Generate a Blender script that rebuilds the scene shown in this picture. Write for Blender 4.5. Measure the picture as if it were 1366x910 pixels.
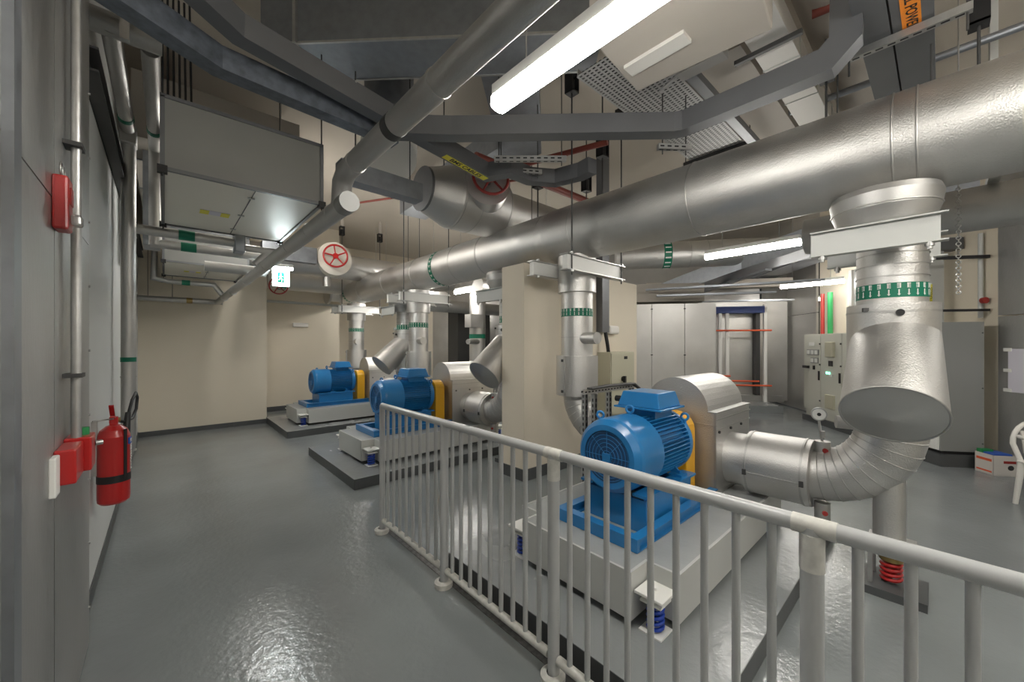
import bpy, math, random
from math import sin, cos, pi, radians, tan
from mathutils import Vector, Matrix
random.seed(7)
for o in list(bpy.data.objects): bpy.data.objects.remove(o)
S = bpy.context.scene
COL = S.collection
# ------------------------------------------------------------------ camera, world, exposure
cam = bpy.data.cameras.new('camera'); camo = bpy.data.objects.new('camera', cam); COL.objects.link(camo)
camo.location = (0, 0, 1.55); camo.rotation_euler = (radians(90), 0, radians(-42))
cam.sensor_width = 36; cam.lens = 515 / 1366 * 36; cam.shift_y = 5 / 1366; cam.clip_start = 0.02
S.camera = camo
w = bpy.data.worlds.new('world'); S.world = w; w.use_nodes = True
w.node_tree.nodes['Background'].inputs[0].default_value = (0.5, 0.5, 0.5, 1)
w.node_tree.nodes['Background'].inputs[1].default_value = 0.02
S.view_settings.view_transform = 'Standard'; S.view_settings.look = 'None'
S.view_settings.gamma = 1; S.view_settings.use_curve_mapping = False
S.view_settings.exposure = 0.92
LAMP = 34.0          # strength of the fluorescent diffusers

# ------------------------------------------------------------------ materials
def mat(name, col, rough=.5, metal=0., var=.0, vscale=3., bump=0., bscale=40., emit=None, estr=0., col2=None,
        stretch=(1, 1, 1), rvar=0., coat=0., alpha=1., trans=0., bdet=3.):
    m = bpy.data.materials.new(name); m.use_nodes = True
    nt = m.node_tree; b = nt.nodes['Principled BSDF']; L = nt.links.new
    b.inputs['Base Color'].default_value = (*col, 1); b.inputs['Roughness'].default_value = rough
    b.inputs['Metallic'].default_value = metal
    if coat: b.inputs['Coat Weight'].default_value = coat; b.inputs['Coat Roughness'].default_value = .15
    if trans: b.inputs['Transmission Weight'].default_value = trans
    if emit: b.inputs['Emission Color'].default_value = (*emit, 1); b.inputs['Emission Strength'].default_value = estr
    if var or bump or rvar:
        g = nt.nodes.new('ShaderNodeNewGeometry'); mp = nt.nodes.new('ShaderNodeMapping'); mp.inputs['Scale'].default_value = stretch
        L(g.outputs['Position'], mp.inputs['Vector'])
    if var or rvar:
        n = nt.nodes.new('ShaderNodeTexNoise'); n.inputs['Scale'].default_value = vscale; n.inputs['Detail'].default_value = 5
        L(mp.outputs[0], n.inputs['Vector'])
    if var:
        r = nt.nodes.new('ShaderNodeValToRGB'); r.color_ramp.elements[0].position = .3; r.color_ramp.elements[1].position = .7
        c2 = col2 or tuple(max(0, c * (1 - var)) for c in col)
        r.color_ramp.elements[0].color = (*c2, 1); r.color_ramp.elements[1].color = (*col, 1)
        L(n.outputs['Fac'], r.inputs[0]); L(r.outputs[0], b.inputs['Base Color'])
    if rvar:
        mr = nt.nodes.new('ShaderNodeMapRange'); mr.inputs['From Min'].default_value = .3; mr.inputs['From Max'].default_value = .7
        mr.inputs['To Min'].default_value = rough; mr.inputs['To Max'].default_value = rough + rvar
        L(n.outputs['Fac'], mr.inputs['Value']); L(mr.outputs[0], b.inputs['Roughness'])
    if bump:
        n2 = nt.nodes.new('ShaderNodeTexNoise'); n2.inputs['Scale'].default_value = bscale; n2.inputs['Detail'].default_value = bdet
        L(mp.outputs[0], n2.inputs['Vector'])
        bp = nt.nodes.new('ShaderNodeBump'); bp.inputs['Strength'].default_value = bump; bp.inputs['Distance'].default_value = .01
        L(n2.outputs['Fac'], bp.inputs['Height']); L(bp.outputs[0], b.inputs['Normal'])
    return m
M = {}
M['floor'] = mat('floor_paint', (.25, .272, .278), .13, var=.2, vscale=1.1, bump=.3, bscale=26, rvar=.12, bdet=4)
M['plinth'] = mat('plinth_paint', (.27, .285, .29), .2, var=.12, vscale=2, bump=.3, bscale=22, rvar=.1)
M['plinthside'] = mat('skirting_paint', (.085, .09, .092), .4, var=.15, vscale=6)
M['wall'] = mat('cream_wall_paint', (.74, .67, .55), .75, var=.05, vscale=1.2, bump=.06, bscale=60)
M['ceil'] = mat('ceiling_paint', (.52, .47, .40), .8, var=.06, vscale=1.5)
M['whitewall'] = mat('grey_white_wall_paint', (.62, .63, .62), .6, var=.05, vscale=1.2)
M['alu'] = mat('stucco_aluminium', (.66, .65, .63), .38, 1., var=.1, vscale=4, bump=.3, bscale=110, rvar=.14)
M['alu2'] = mat('dull_aluminium', (.55, .545, .53), .44, 1., var=.12, vscale=5, bump=.12, bscale=120, rvar=.1)
M['galv'] = mat('galvanised_sheet', (.34, .36, .39), .38, .9, var=.2, vscale=14, rvar=.15)
M['galvblue'] = mat('galvanised_trunking', (.25, .28, .33), .45, .8, var=.4, vscale=18, rvar=.15)
M['trunk'] = mat('grey_trunking', (.17, .175, .185), .42, .5, var=.1, vscale=4)
M['strut'] = mat('zinc_strut', (.55, .55, .54), .4, .9, var=.15, vscale=20)
M['clad'] = mat('wall_cladding_sheet', (.50, .50, .49), .34, 1., var=.18, vscale=2.2, bump=.15, bscale=70, stretch=(1, 1, .3), rvar=.28)
M['clad2'] = mat('far_cladding_sheet', (.62, .61, .59), .36, .9, var=.15, vscale=2.2, bump=.1, bscale=60, rvar=.15)
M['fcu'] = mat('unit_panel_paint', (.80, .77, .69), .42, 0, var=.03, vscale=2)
M['steelgrey'] = mat('grey_steel_paint', (.52, .53, .51), .4, var=.06, vscale=3)
M['basetop'] = mat('base_concrete_paint', (.34, .355, .355), .35, var=.15, vscale=4, bump=.1, bscale=30)
M['blue'] = mat('blue_machine_paint', (.018, .19, .47), .3, var=.15, vscale=5, coat=.3)
M['bluedark'] = mat('blue_grille_paint', (.018, .07, .17), .5)
M['springblue'] = mat('blue_spring_paint', (.01, .05, .38), .35)
M['yellow'] = mat('yellow_guard_paint', (.80, .42, .02), .35)
M['red'] = mat('red_paint', (.45, .014, .014), .28, coat=.3)
M['reddark'] = mat('dark_red_paint', (.33, .03, .025), .45)
M['redpipe'] = mat('red_oxide_pipe', (.22, .045, .03), .5)
M['orange'] = mat('orange_barrier_paint', (.75, .12, .04), .4)
M['rail'] = mat('rail_paint', (.50, .51, .51), .3, var=.05, vscale=12, coat=.2)
M['railwhite'] = mat('chipped_white_paint', (.72, .71, .66), .5, var=.2, vscale=40)
M['white'] = mat('white_paint', (.80, .80, .77), .45)
M['black'] = mat('black_rubber', (.012, .012, .013), .5)
M['darkmetal'] = mat('dark_metal', (.07, .07, .07), .5, .4)
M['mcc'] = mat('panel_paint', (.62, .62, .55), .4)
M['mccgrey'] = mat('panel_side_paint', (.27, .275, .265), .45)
M['beigecab'] = mat('beige_cabinet_paint', (.52, .50, .38), .4)
M['green'] = mat('green_label', (.0, .16, .09), .5)
M['greenpipe'] = mat('green_pipe', (.02, .24, .07), .4)
M['bluebox'] = mat('blue_shutter_box', (.02, .05, .22), .5)
M['label_yellow'] = mat('yellow_label', (.75, .68, .05), .5)
M['label_orange'] = mat('orange_label', (.85, .27, .02), .5)
M['label_blue'] = mat('blue_label', (.01, .09, .42), .5)
M['glow'] = mat('fluorescent_diffuser', (.9, .9, .9), .5, emit=(1., .965, .90), estr=LAMP)
M['traygrey'] = mat('tray_zinc', (.42, .42, .41), .5, .2)
M['dimduct'] = mat('dull_duct_wrap', (.34, .31, .27), .7, var=.1, vscale=3)
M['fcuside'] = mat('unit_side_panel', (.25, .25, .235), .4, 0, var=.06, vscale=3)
M['emlamp'] = mat('emergency_lamp', (.9, .9, .9), .5, emit=(.9, .97, 1.), estr=60.)
M['exitglow'] = mat('exit_sign_panel', (.9, .9, .9), .5, emit=(.85, 1., .97), estr=7.)
M['exitgreen'] = mat('exit_sign_green', (.0, .4, .25), .5, emit=(.0, .3, .2), estr=.3)
M['indicator'] = mat('green_indicator', (.2, .9, .6), .5, emit=(.2, 1, .6), estr=2)
M['glass'] = mat('clear_lens', (.9, .9, .9), .1, trans=.7)
M['plastic'] = mat('white_plastic', (.78, .76, .72), .4)
M['brass'] = mat('brass', (.35, .25, .1), .35, .8)
M['carton'] = mat('carton_print', (.70, .66, .62), .6)
M['cartonblue'] = mat('carton_blue', (.03, .1, .45), .6)
M['paper'] = mat('lilac_paper', (.68, .66, .74), .8)
M['duct_beige'] = mat('beige_duct_wrap', (.50, .46, .41), .65, var=.06, vscale=3)
M['duct_white'] = mat('pale_duct_board', (.75, .73, .69), .5)
M['drain'] = mat('drain_cover_metal', (.25, .25, .25), .4, .7, var=.5, vscale=30)

# ------------------------------------------------------------------ mesh helpers
class MB:
    def __init__(s): s.v = []; s.f = []; s.s = []
    def add(s, vs, fs, smooth=False):
        n = len(s.v); s.v += [tuple(v) for v in vs]; s.f += [tuple(i + n for i in f) for f in fs]
        s.s += [smooth] * len(fs); return s
    def box(s, a, b):
        x0, y0, z0 = a; x1, y1, z1 = b
        return s.obox(Vector(((x0+x1)/2, (y0+y1)/2, (z0+z1)/2)), (1, 0, 0), (0, 1, 0), (0, 0, 1), abs(x1-x0)/2, abs(y1-y0)/2, abs(z1-z0)/2)
    def obox(s, c, ax, ay, az, hx, hy, hz):
        c = Vector(c); ax = Vector(ax).normalized()*hx; ay = Vector(ay).normalized()*hy; az = Vector(az).normalized()*hz
        vs = [c+i*ax+j*ay+k*az for i in (-1, 1) for j in (-1, 1) for k in (-1, 1)]
        fs = [(0,1,3,2),(4,6,7,5),(0,4,5,1),(2,3,7,6),(0,2,6,4),(1,5,7,3)]
        return s.add(vs, fs)
    def cyl(s, p0, p1, r0, r1=None, n=20, caps=True):
        p0 = Vector(p0); p1 = Vector(p1); r1 = r0 if r1 is None else r1
        d = (p1-p0).normalized(); u = d.orthogonal().normalized(); w_ = d.cross(u)
        vs = []
        for p, r in ((p0, r0), (p1, r1)):
            vs += [p + (u*cos(2*pi*k/n) + w_*sin(2*pi*k/n))*r for k in range(n)]
        s.add(vs, [(k, (k+1) % n, n+(k+1) % n, n+k) for k in range(n)], True)
        if caps:
            s.add(vs[:n], [tuple(range(n))[::-1]]); s.add(vs[n:], [tuple(range(n))])
        return s
    def lathe(s, prof, o, axis, n=28):   # prof: (r, t) along axis
        o = Vector(o); d = Vector(axis).normalized(); u = d.orthogonal().normalized(); w_ = d.cross(u)
        for (r0, t0), (r1, t1) in zip(prof[:-1], prof[1:]):
            vs = []
            for r, t in ((r0, t0), (r1, t1)):
                vs += [o + d*t + (u*cos(2*pi*k/n) + w_*sin(2*pi*k/n))*max(r, .0002) for k in range(n)]
            s.add(vs, [(k, (k+1) % n, n+(k+1) % n, n+k) for k in range(n)], abs(r0-r1) < 3*abs(t0-t1)+.001)
        return s
    def tube(s, pts, r, n=14, caps=True, gore=False, flat=False):
        pts = [Vector(p) for p in pts]; N = len(pts); rs = r if isinstance(r, (list, tuple)) else [r]*N
        dirs = [(pts[i+1]-pts[i]).normalized() for i in range(N-1)]
        u = dirs[0].orthogonal().normalized(); rings = []
        for i in range(N):
            a = dirs[max(i-1, 0)]; b = dirs[min(i, N-2)]
            t = (a+b).normalized() if (a+b).length > 1e-6 else b
            k = 1/max(.35, t.dot(b))
            if i > 0:
                q = dirs[max(i-1, 0)].rotation_difference(b) if i < N-1 else None
            w0 = a.cross(u).normalized()
            # ring in the mitre plane
            ring = []
            for j in range(n):
                off = (u*cos(2*pi*j/n) + w0*sin(2*pi*j/n))*rs[i]
                if t.dot(a) > .2: off = off - a*(off.dot(t)/a.dot(t))
                ring.append(pts[i]+off)
            rings.append(ring)
            if 0 < i < N-1: u = (q @ u).normalized()
        if gore:
            for i in range(N-1):
                s.add(rings[i]+rings[i+1], [(k, (k+1) % n, n+(k+1) % n, n+k) for k in range(n)], True)
        else:
            vs = [p for ring in rings for p in ring]
            s.add(vs, [(i*n+k, i*n+(k+1) % n, (i+1)*n+(k+1) % n, (i+1)*n+k) for i in range(N-1) for k in range(n)], not flat)
        if caps:
            s.add(rings[0], [tuple(range(n))[::-1]]); s.add(rings[-1], [tuple(range(n))])
        return s
    def torus(s, c, axis, R, r, n=24, m=8, a0=0, a1=2*pi):
        c = Vector(c); d = Vector(axis).normalized(); u = d.orthogonal().normalized(); w_ = d.cross(u); vs = []
        full = abs(a1-a0-2*pi) < 1e-6; nn = n if full else n+1
        for i in range(nn):
            a = a0+(a1-a0)*i/n; e = u*cos(a)+w_*sin(a)
            for j in range(m):
                b = 2*pi*j/m; vs.append(c+e*(R+r*cos(b))+d*(r*sin(b)))
        fs = [((i*m+j), (((i+1) % nn)*m+j), (((i+1) % nn)*m+(j+1) % m), (i*m+(j+1) % m)) for i in range(n) for j in range(m)]
        return s.add(vs, fs, True)
    def duct(s, pts, w_, h_, lip=0):   # rectangular run, horizontal or rising, mitred
        pts = [Vector(p) for p in pts]; N = len(pts); rings = []; Z = Vector((0, 0, 1)); side = None
        for i in range(N):
            a = (pts[i]-pts[i-1]).normalized() if i else (pts[1]-pts[0]).normalized()
            b = (pts[i+1]-pts[i]).normalized() if i < N-1 else a
            t = (a+b).normalized()
            if abs(a.z) < .9 and side is None: side = a.cross(Z).normalized()
            if side is None: side = Vector((1, 0, 0))
            sa = a.cross(Z).normalized() if abs(a.z) < .9 else side
            side = sa; up = sa.cross(a).normalized(); ring = []
            for i1, j1 in ((-1, -1), (1, -1), (1, 1), (-1, 1)):
                off = sa*(i1*w_/2)+up*(j1*h_/2); off = off-a*(off.dot(t)/a.dot(t)); ring.append(pts[i]+off)
            rings.append(ring)
        for i in range(N-1):
            s.add(rings[i]+rings[i+1], [(k, (k+1) % 4, 4+(k+1) % 4, 4+k) for k in range(4)])
        s.add(rings[0], [(3, 2, 1, 0)]); s.add(rings[-1], [(0, 1, 2, 3)])
        return s
    def prism(s, poly, ext):   # poly: 3D points, ext: vector
        n = len(poly); e = Vector(ext); p = [Vector(q) for q in poly]
        s.add(p+[q+e for q in p], [tuple(range(n))[::-1], tuple(range(n, 2*n))]+[(k, (k+1) % n, n+(k+1) % n, n+k) for k in range(n)])
        return s
ORG = {}
def worg(p): return ORG.get(p.name, Vector((0, 0, 0))) if p else Vector((0, 0, 0))
def obj(name, mb, m, parent=None, label=None, bevel=0):
    me = bpy.data.meshes.new(name); me.from_pydata(mb.v, [], mb.f)
    me.polygons.foreach_set('use_smooth', mb.s); me.validate(); me.update()
    me.materials.append(M[m] if isinstance(m, str) else m)
    o = bpy.data.objects.new(name, me); COL.objects.link(o)
    if parent:
        c = worg(parent); me.transform(Matrix.Translation(-c)); o.parent = parent
        ORG[o.name] = c.copy()
    else:
        xs = [v[0] for v in mb.v]; ys = [v[1] for v in mb.v]; zs = [v[2] for v in mb.v]
        c = Vector(((min(xs)+max(xs))/2, (min(ys)+max(ys))/2, min(zs)))
        me.transform(Matrix.Translation(-c)); o.location = c; ORG[o.name] = c
    if label: o['label'] = label
    if bevel:
        b = o.modifiers.new('bevel', 'BEVEL'); b.width = bevel; b.segments = 2; b.limit_method = 'ANGLE'; b.angle_limit = radians(50)
    if name in ('marker_print', 'slots', 'cooling_fins', 'hose_rib', 'screws', 'seam_strip', 'links'): o['kind'] = 'stuff'
    return o
def thing(name, label, cat, loc, group=None):
    o = bpy.data.objects.new(name, None); COL.objects.link(o); o.empty_display_size = .1
    o.location = loc; ORG[o.name] = Vector(loc); o['label'] = label; o['category'] = cat
    if group: o['group'] = group
    return o
def tag(o, label, cat, group=None):
    o['label'] = label; o['category'] = cat
    if group: o['group'] = group
    return o
def struct(name, mb, m, parent=None, label=None):
    o = obj(name, mb, m, parent); o['kind'] = 'structure'
    if label: o['label'] = label
    return o
def copytree(o, loc, label):
    def rec(a, par):
        c = a.copy(); COL.objects.link(c)
        if par: c.parent = par
        for ch in [q for q in bpy.data.objects if q.parent == a]: rec(ch, c)
        return c
    c = rec(o, None); c.location = loc; c['label'] = label; return c
def text(name, s_, size, loc, xdir, ydir, m, parent=None, ext=.0006, bold=0):
    cu = bpy.data.curves.new(name, 'FONT'); cu.body = s_; cu.size = size; cu.extrude = ext; cu.align_x = 'CENTER'; cu.align_y = 'CENTER'
    cu.offset = bold; cu.resolution_u = 2
    t = bpy.data.objects.new('tmp', cu); COL.objects.link(t); bpy.context.view_layer.update()
    me = bpy.data.meshes.new_from_object(t.evaluated_get(bpy.context.evaluated_depsgraph_get()))
    bpy.data.objects.remove(t); bpy.data.curves.remove(cu)
    X = Vector(xdir).normalized(); Y = Vector(ydir).normalized(); Zd = X.cross(Y)
    mt = Matrix(((X.x, Y.x, Zd.x, loc[0]), (X.y, Y.y, Zd.y, loc[1]), (X.z, Y.z, Zd.z, loc[2]), (0, 0, 0, 1)))
    me.transform(mt); me.materials.clear(); me.materials.append(M[m])
    o = bpy.data.objects.new(name, me); COL.objects.link(o)
    if parent:
        me.transform(Matrix.Translation(-worg(parent))); o.parent = parent
    return o
def arc(c, u, v, R, a0, a1, n):
    c = Vector(c); u = Vector(u); v = Vector(v)
    return [c+u*(R*cos(a0+(a1-a0)*k/n))+v*(R*sin(a0+(a1-a0)*k/n)) for k in range(n+1)]
def bands(parent, pts, r, wd=.022, m='alu2', name='joint_band'):
    for (p, d) in pts:
        p = Vector(p); d = Vector(d).normalized()
        obj(name, MB().cyl(p-d*wd/2, p+d*wd/2, r+.005, n=28, caps=True), m, parent)
CC = Vector((cos(radians(52.5)), -sin(radians(52.5)), 0)); DD = Vector((sin(radians(52.5)), cos(radians(52.5)), 0))
def cs(c, s_, z=0): return CC*c+DD*s_+Vector((0, 0, z))
def cbox(mb, c0, c1, s0, s1, z0, z1):
    return mb.obox(cs((c0+c1)/2, (s0+s1)/2, (z0+z1)/2), CC, DD, (0, 0, 1), abs(c1-c0)/2, abs(s1-s0)/2, abs(z1-z0)/2)

H = 4.5
# ------------------------------------------------------------------ room shell
struct('floor', MB().box((-1.2, -5, -.12), (17, 16, 0)), 'floor')
struct('ceiling', MB().box((-1.2, -5, H), (17, 16, H+.15)), 'ceil')
struct('wall_left', MB().box((-.53, -5, 0), (-.33, 9.0, H)), 'whitewall')
struct('wall_back', MB().box((-.53, 8.95, 0), (1.51, 10.6, H)), 'wall')
struct('wall_recess', MB().box((1.51, 10.4, 0), (3.36, 10.6, H)).box((3.16, 10.6, 0), (3.36, 12.2, H)), 'wall')
struct('wall_far', MB().box((3.16, 12.1, 0), (9.2, 12.3, H)), 'wall')
struct('wall_behind', MB().box((-.53, -5.2, 0), (13, -5, H)), 'wall')
struct('wall_distant', cbox(MB(), -8, 5.3, 13.0, 13.2, 0, H), 'clad2')
struct('wall_right', cbox(MB(), 5.12, 5.32, 5.83, 9.6, 0, H), 'wall')
struct('wall_corner', cbox(MB(), 5.12, 5.32, -2, 5.83, 0, H), 'wall')
struct('baseboard_left', MB().box((-.33, 3.0, 0), (-.322, 8.95, .10)), 'plinthside')
struct('baseboard_back', MB().box((-.33, 8.935, 0), (1.515, 8.95, .085)).box((1.51, 8.935, 0), (1.525, 10.4, .085)), 'plinthside')
struct('baseboard_recess', MB().box((1.51, 10.385, 0), (3.36, 10.4, .11)), 'plinthside')
# metal-clad partition sheets, right side
t = thing('metal_partition', 'tall brushed metal sheet partition left of the grey control panels', 'partition', cs(5.08, 11, 0))
for s0, s1 in ((9.62, 10.9), (10.9, 12.3)):
    for z0, z1 in ((0.02, 2.26), (2.275, 4.2)):
        obj('sheet', cbox(MB(), 5.06, 5.11, s0+.006, s1-.006, z0, z1), 'clad2', t)
t = thing('metal_partition', 'dark metal sheet partition carrying the taped lilac paper', 'partition', cs(5.1, 4.5, 0))
for s0, s1 in ((4.4, 5.83), (3.2, 4.4), (2.0, 3.2)):
    for z0, z1 in ((0.02, 1.9), (1.915, 4.2)):
        obj('sheet', cbox(MB(), 5.07, 5.118, s0+.006, s1-.006, z0, z1), 'clad', t)
# pier
t = struct('wall_pier', MB().box((3.03, 3.16, 0), (5.45, 3.545, 2.48)), 'wall')
struct('baseboard_pier', MB().box((3.015, 3.145, 0), (5.465, 3.555, .13)), 'plinthside')
# left metal cladding
t = thing('wall_cladding', 'brushed metal cladding sheets on near left wall behind red alarm', 'cladding', (-.31, 1.5, 0))
for y0, y1 in ((-1.6, .4), (.4, 1.57), (1.575, 2.10), (2.105, 2.96)):
    for z0, z1 in ((.01, 2.06), (2.066, 4.1)):
        obj('sheet', MB().box((-.33, y0+.002, z0), (-.29, y1-.002, z1)), 'clad', t)
sc = MB()
for y in (1.60, 2.93, .43):
    for k in range(9):
        sc.cyl((-.29, y, .2+.33*k), (-.283, y, .2+.33*k), .006, n=8)
obj('screws', sc, 'strut', t)
struct('trim_1', MB().box((-.29, 1.50, .0), (-.27, 1.565, 4.1)), 'galv')

# concrete plinths
PY = (0.0, 3.59, 6.62)
PN = ('nearest', 'middle', 'farthest')
for k, dy in enumerate(PY):
    y0 = .58+dy; x0 = 1.50 if k else 1.46
    b = MB().box((x0, y0, 0), (4.02, y0+1.76, .115))
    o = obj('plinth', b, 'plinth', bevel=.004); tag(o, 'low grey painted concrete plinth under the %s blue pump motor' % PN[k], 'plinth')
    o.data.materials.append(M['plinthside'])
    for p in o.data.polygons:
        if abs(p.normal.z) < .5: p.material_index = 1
tag(obj('floor_channel', MB().box((1.37, .2, 0), (1.45, 3.2, .004)).box((1.40, -.4, .0), (1.43, 3.2, .006)), 'drain'), 'narrow metal floor channel along the foot of the railing', 'drain')

# ------------------------------------------------------------------ pump sets
def pump_set(k):
    dy = PY[k]; nm = PN[k]; V = lambda x, y, z: Vector((x, y+dy, z))
    B = lambda mb, a, b: mb.box((a[0], a[1]+dy, a[2]), (b[0], b[1]+dy, b[2]))
    # inertia base
    t = thing('inertia_base', 'pale grey steel base on springs under the %s blue motor' % nm, 'machine base', V(2.8, 1.44, .115))
    m = MB()
    B(m, (1.75, 1.05, .155), (1.765, 1.83, .40)); B(m, (1.92, .87, .155), (3.72, .885, .40)); B(m, (1.92, 1.995, .155), (3.72, 2.01, .40))
    B(m, (3.885, 1.05, .155), (3.90, 1.83, .40))
    for x in (1.75, 3.72):
        for y in (.87, 1.83): B(m, (x if x > 2 else 1.905, y, .155), ((x+.015) if x > 2 else 1.92, y+.18, .40))
        for y in (1.045, 1.825): B(m, (x, y, .155), (x+.17, y+.015, .40))
    obj('steel_frame', m, 'steelgrey', t)
    m = MB(); B(m, (1.765, 1.06, .17), (1.92, 1.825, .397)); B(m, (3.72, 1.06, .17), (3.885, 1.825, .397)); B(m, (1.92, .885, .17), (3.72, 1.995, .397)); obj('concrete_fill', m, 'basetop', t)
    for x in (1.835, 3.81):
        for y in (.96, 1.92):
            m = MB(); B(m, (x-.075, y-.075, .30), (x+.075, y+.075, .315)); obj('bracket_plate', m, 'white', t, bevel=.003)
            m = MB(); B(m, (x-.055, y-.055, .262), (x+.055, y+.055, .272)); m.cyl(V(x, y, .272), V(x, y, .33), .008, n=8)
            obj('spring_plate', m, 'white', t)
            m = MB(); B(m, (x-.06, y-.06, .115), (x+.06, y+.06, .122)); obj('foot_plate', m, 'white', t)
            pts = [V(x, y, .122) + Vector((.036*cos(a), .036*sin(a), .14*a/(2*pi*5))) for a in [i*2*pi/12 for i in range(61)]]
            obj('spring', MB().tube(pts, .0095, n=7), 'springblue', t)
    # motor skid
    t = thing('motor_frame', 'blue welded channel frame under the %s motor' % nm, 'machine frame', V(2.5, 1.42, .40))
    m = MB()
    for y in (1.12, 1.66):
        B(m, (1.95, y-.005, .40), (3.08, y+.055, .408)); B(m, (1.95, y-.005, .462), (3.08, y+.055, .47)); B(m, (1.95, y+.018, .408), (3.08, y+.03, .462))
    obj('channel', m, 'blue', t)
    m = MB(); B(m, (1.93, 1.115, .40), (1.955, 1.72, .475)); B(m, (1.955, 1.175, .462), (2.0, 1.66, .47)); obj('end_channel', m, 'blue', t)
    m = MB(); B(m, (2.16, 1.19, .40), (2.78, 1.205, .62)); B(m, (2.16, 1.63, .40), (2.78, 1.645, .62)); B(m, (2.16, 1.205, .40), (2.175, 1.63, .60)); B(m, (2.76, 1.205, .40), (2.78, 1.63, .60))
    B(m, (2.14, 1.17, .62), (2.82, 1.27, .635)); B(m, (2.14, 1.565, .62), (2.82, 1.665, .635)); obj('pedestal', m, 'blue', t)
    # motor
    t = thing('electric_motor', ['large blue finned electric motor nearest the railing', 'blue finned electric motor behind the end of the railing', 'blue finned electric motor farthest back by cream wall'][k], 'motor', V(2.5, 1.42, .62))
    O = V(2.08, 1.42, .84)
    obj('fan_cowl', MB().lathe([(.165, 0), (.20, .0), (.232, .035), (.238, .06), (.238, .30), (.20, .30)], O, (1, 0, 0), 40), 'blue', t)
    g = MB().lathe([(.0, .012), (.167, .012), (.168, .0)], O, (1, 0, 0), 32)
    obj('fan_grille', g, 'bluedark', t)
    rg = MB()
    for r in (.035, .06, .085, .11, .135, .155): rg.torus(O+Vector((.009, 0, 0)), (1, 0, 0), r, .0022, 32, 5)
    for a in range(8): rg.cyl(O+Vector((.008, .02*cos(a*pi/4), .02*sin(a*pi/4))), O+Vector((.008, .165*cos(a*pi/4), .165*sin(a*pi/4))), .002, n=5)
    obj('grille_rings', rg, 'blue', t)
    obj('badge', MB().obox(O+Vector((.003, 0, -.02)), (0, 1, 0), (0, 0, 1), (1, 0, 0), .028, .04, .004), 'blue', t)
    obj('motor_body', MB().lathe([(.0, .28), (.19, .28), (.19, .72), (.20, .73), (.20, .77), (.09, .80), (.06, .82), (.06, .86), (.0, .86)], O, (1, 0, 0), 36), 'blue', t)
    fn = MB()
    for i in range(44):
        a = -pi/2+.55+(2*pi-1.1)*i/43
        if abs(a-pi/2) < .25: continue
        e = Vector((0, cos(a), sin(a))); n_ = Vector((0, -sin(a), cos(a)))
        fn.obox(O+Vector((.50, 0, 0))+e*.207, (1, 0, 0), e, n_, .205, .023, .003)
    obj('cooling_fins', fn, 'blue', t)
    er = MB().lathe([(.19, .70), (.228, .70), (.232, .715), (.232, .74), (.2, .755)], O, (1, 0, 0), 36); obj('end_shield', er, 'blue', t)
    for y in (1.19, 1.56):
        for x in (2.42, 2.68):
            m = MB(); B(m, (x-.045, y, .635), (x+.045, y+.09, .652)); yy = 1.30 if y < 1.4 else 1.54
            m.prism([V(x-.008, y+.02 if y < 1.4 else y+.07, .65), V(x-.008, 1.30 if y < 1.4 else 1.54, .65), V(x-.008, 1.30 if y < 1.4 else 1.54, .74)], (.016, 0, 0)); m.cyl(V(x, y+.03, .65), V(x, y+.03, .67), .012, n=6)
            obj('foot', m, 'blue', t)
    # terminal box, slightly tilted lid
    m = MB(); B(m, (2.50, 1.31, 1.03), (2.74, 1.53, 1.10)); obj('terminal_base', m, 'blue', t)
    m = MB(); B(m, (2.44, 1.24, 1.098), (2.80, 1.60, 1.112)); obj('terminal_flange', m, 'blue', t, bevel=.004)
    m = MB()
    lo = [V(2.46, 1.26, 1.112), V(2.78, 1.26, 1.112), V(2.78, 1.58, 1.112), V(2.46, 1.58, 1.112)]
    hi = [V(2.49, 1.285, 1.215), V(2.75, 1.285, 1.215), V(2.75, 1.555, 1.215), V(2.49, 1.555, 1.215)]
    m.add(lo+hi, [(3, 2, 1, 0), (4, 5, 6, 7)]+[(i, (i+1) % 4, 4+(i+1) % 4, 4+i) for i in range(4)]); obj('terminal_box', m, 'blue', t, bevel=.006)
    for x, y, z in ((2.36, 1.42, 1.10), (2.22, 1.56, 1.06), (2.80, 1.24, 1.02)):
        obj('lifting_eye', MB().torus(V(x, y, z+.01), (1, .3, 0), .023, .009, 16, 7).cyl(V(x, y, z-.06), V(x, y, z-.015), .012, n=8), 'blue', t)
    obj('cable_gland', MB().cyl(V(2.52, 1.58, 1.15), V(2.52, 1.63, 1.15), .022, n=12), 'black', t)
    # coupling guard
    m = MB(); pf = [(1.27, .42), (1.27, .90)]+[(1.42-.15*cos(a), .90+.13*sin(a)) for a in [i*pi/10 for i in range(1, 10)]]+[(1.57, .90), (1.57, .42)]
    m.prism([V(2.90, y, z) for y, z in pf], (.15, 0, 0)); m.s = [False]*len(m.s)
    tag(obj('coupling_guard', m, 'yellow', bevel=.008), 'yellow sheet metal coupling guard beside the %s motor' % nm, 'guard')
    # pump in insulation box
    t = thing('pump', ['silver insulated pump casing with arched top beside the large near motor', 'silver arched pump casing beside the middle motor', 'silver arched pump casing beside the farthest motor'][k], 'pump', V(3.5, 1.45, .40))
    pf = [(1.14, .40), (1.14, 1.03), (1.20, 1.03)]+[(1.45-.255*cos(a), 1.03+.255*sin(a)) for a in [i*pi/18 for i in range(0, 19)]]+[(1.76, 1.03), (1.76, .40)]
    m = MB(); n = len(pf); p0 = [V(3.10, y, z) for y, z in pf]; p1 = [V(3.86, y, z) for y, z in pf]
    m.add(p0, [tuple(range(n))]); m.add(p1, [tuple(range(n))[::-1]])
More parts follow.
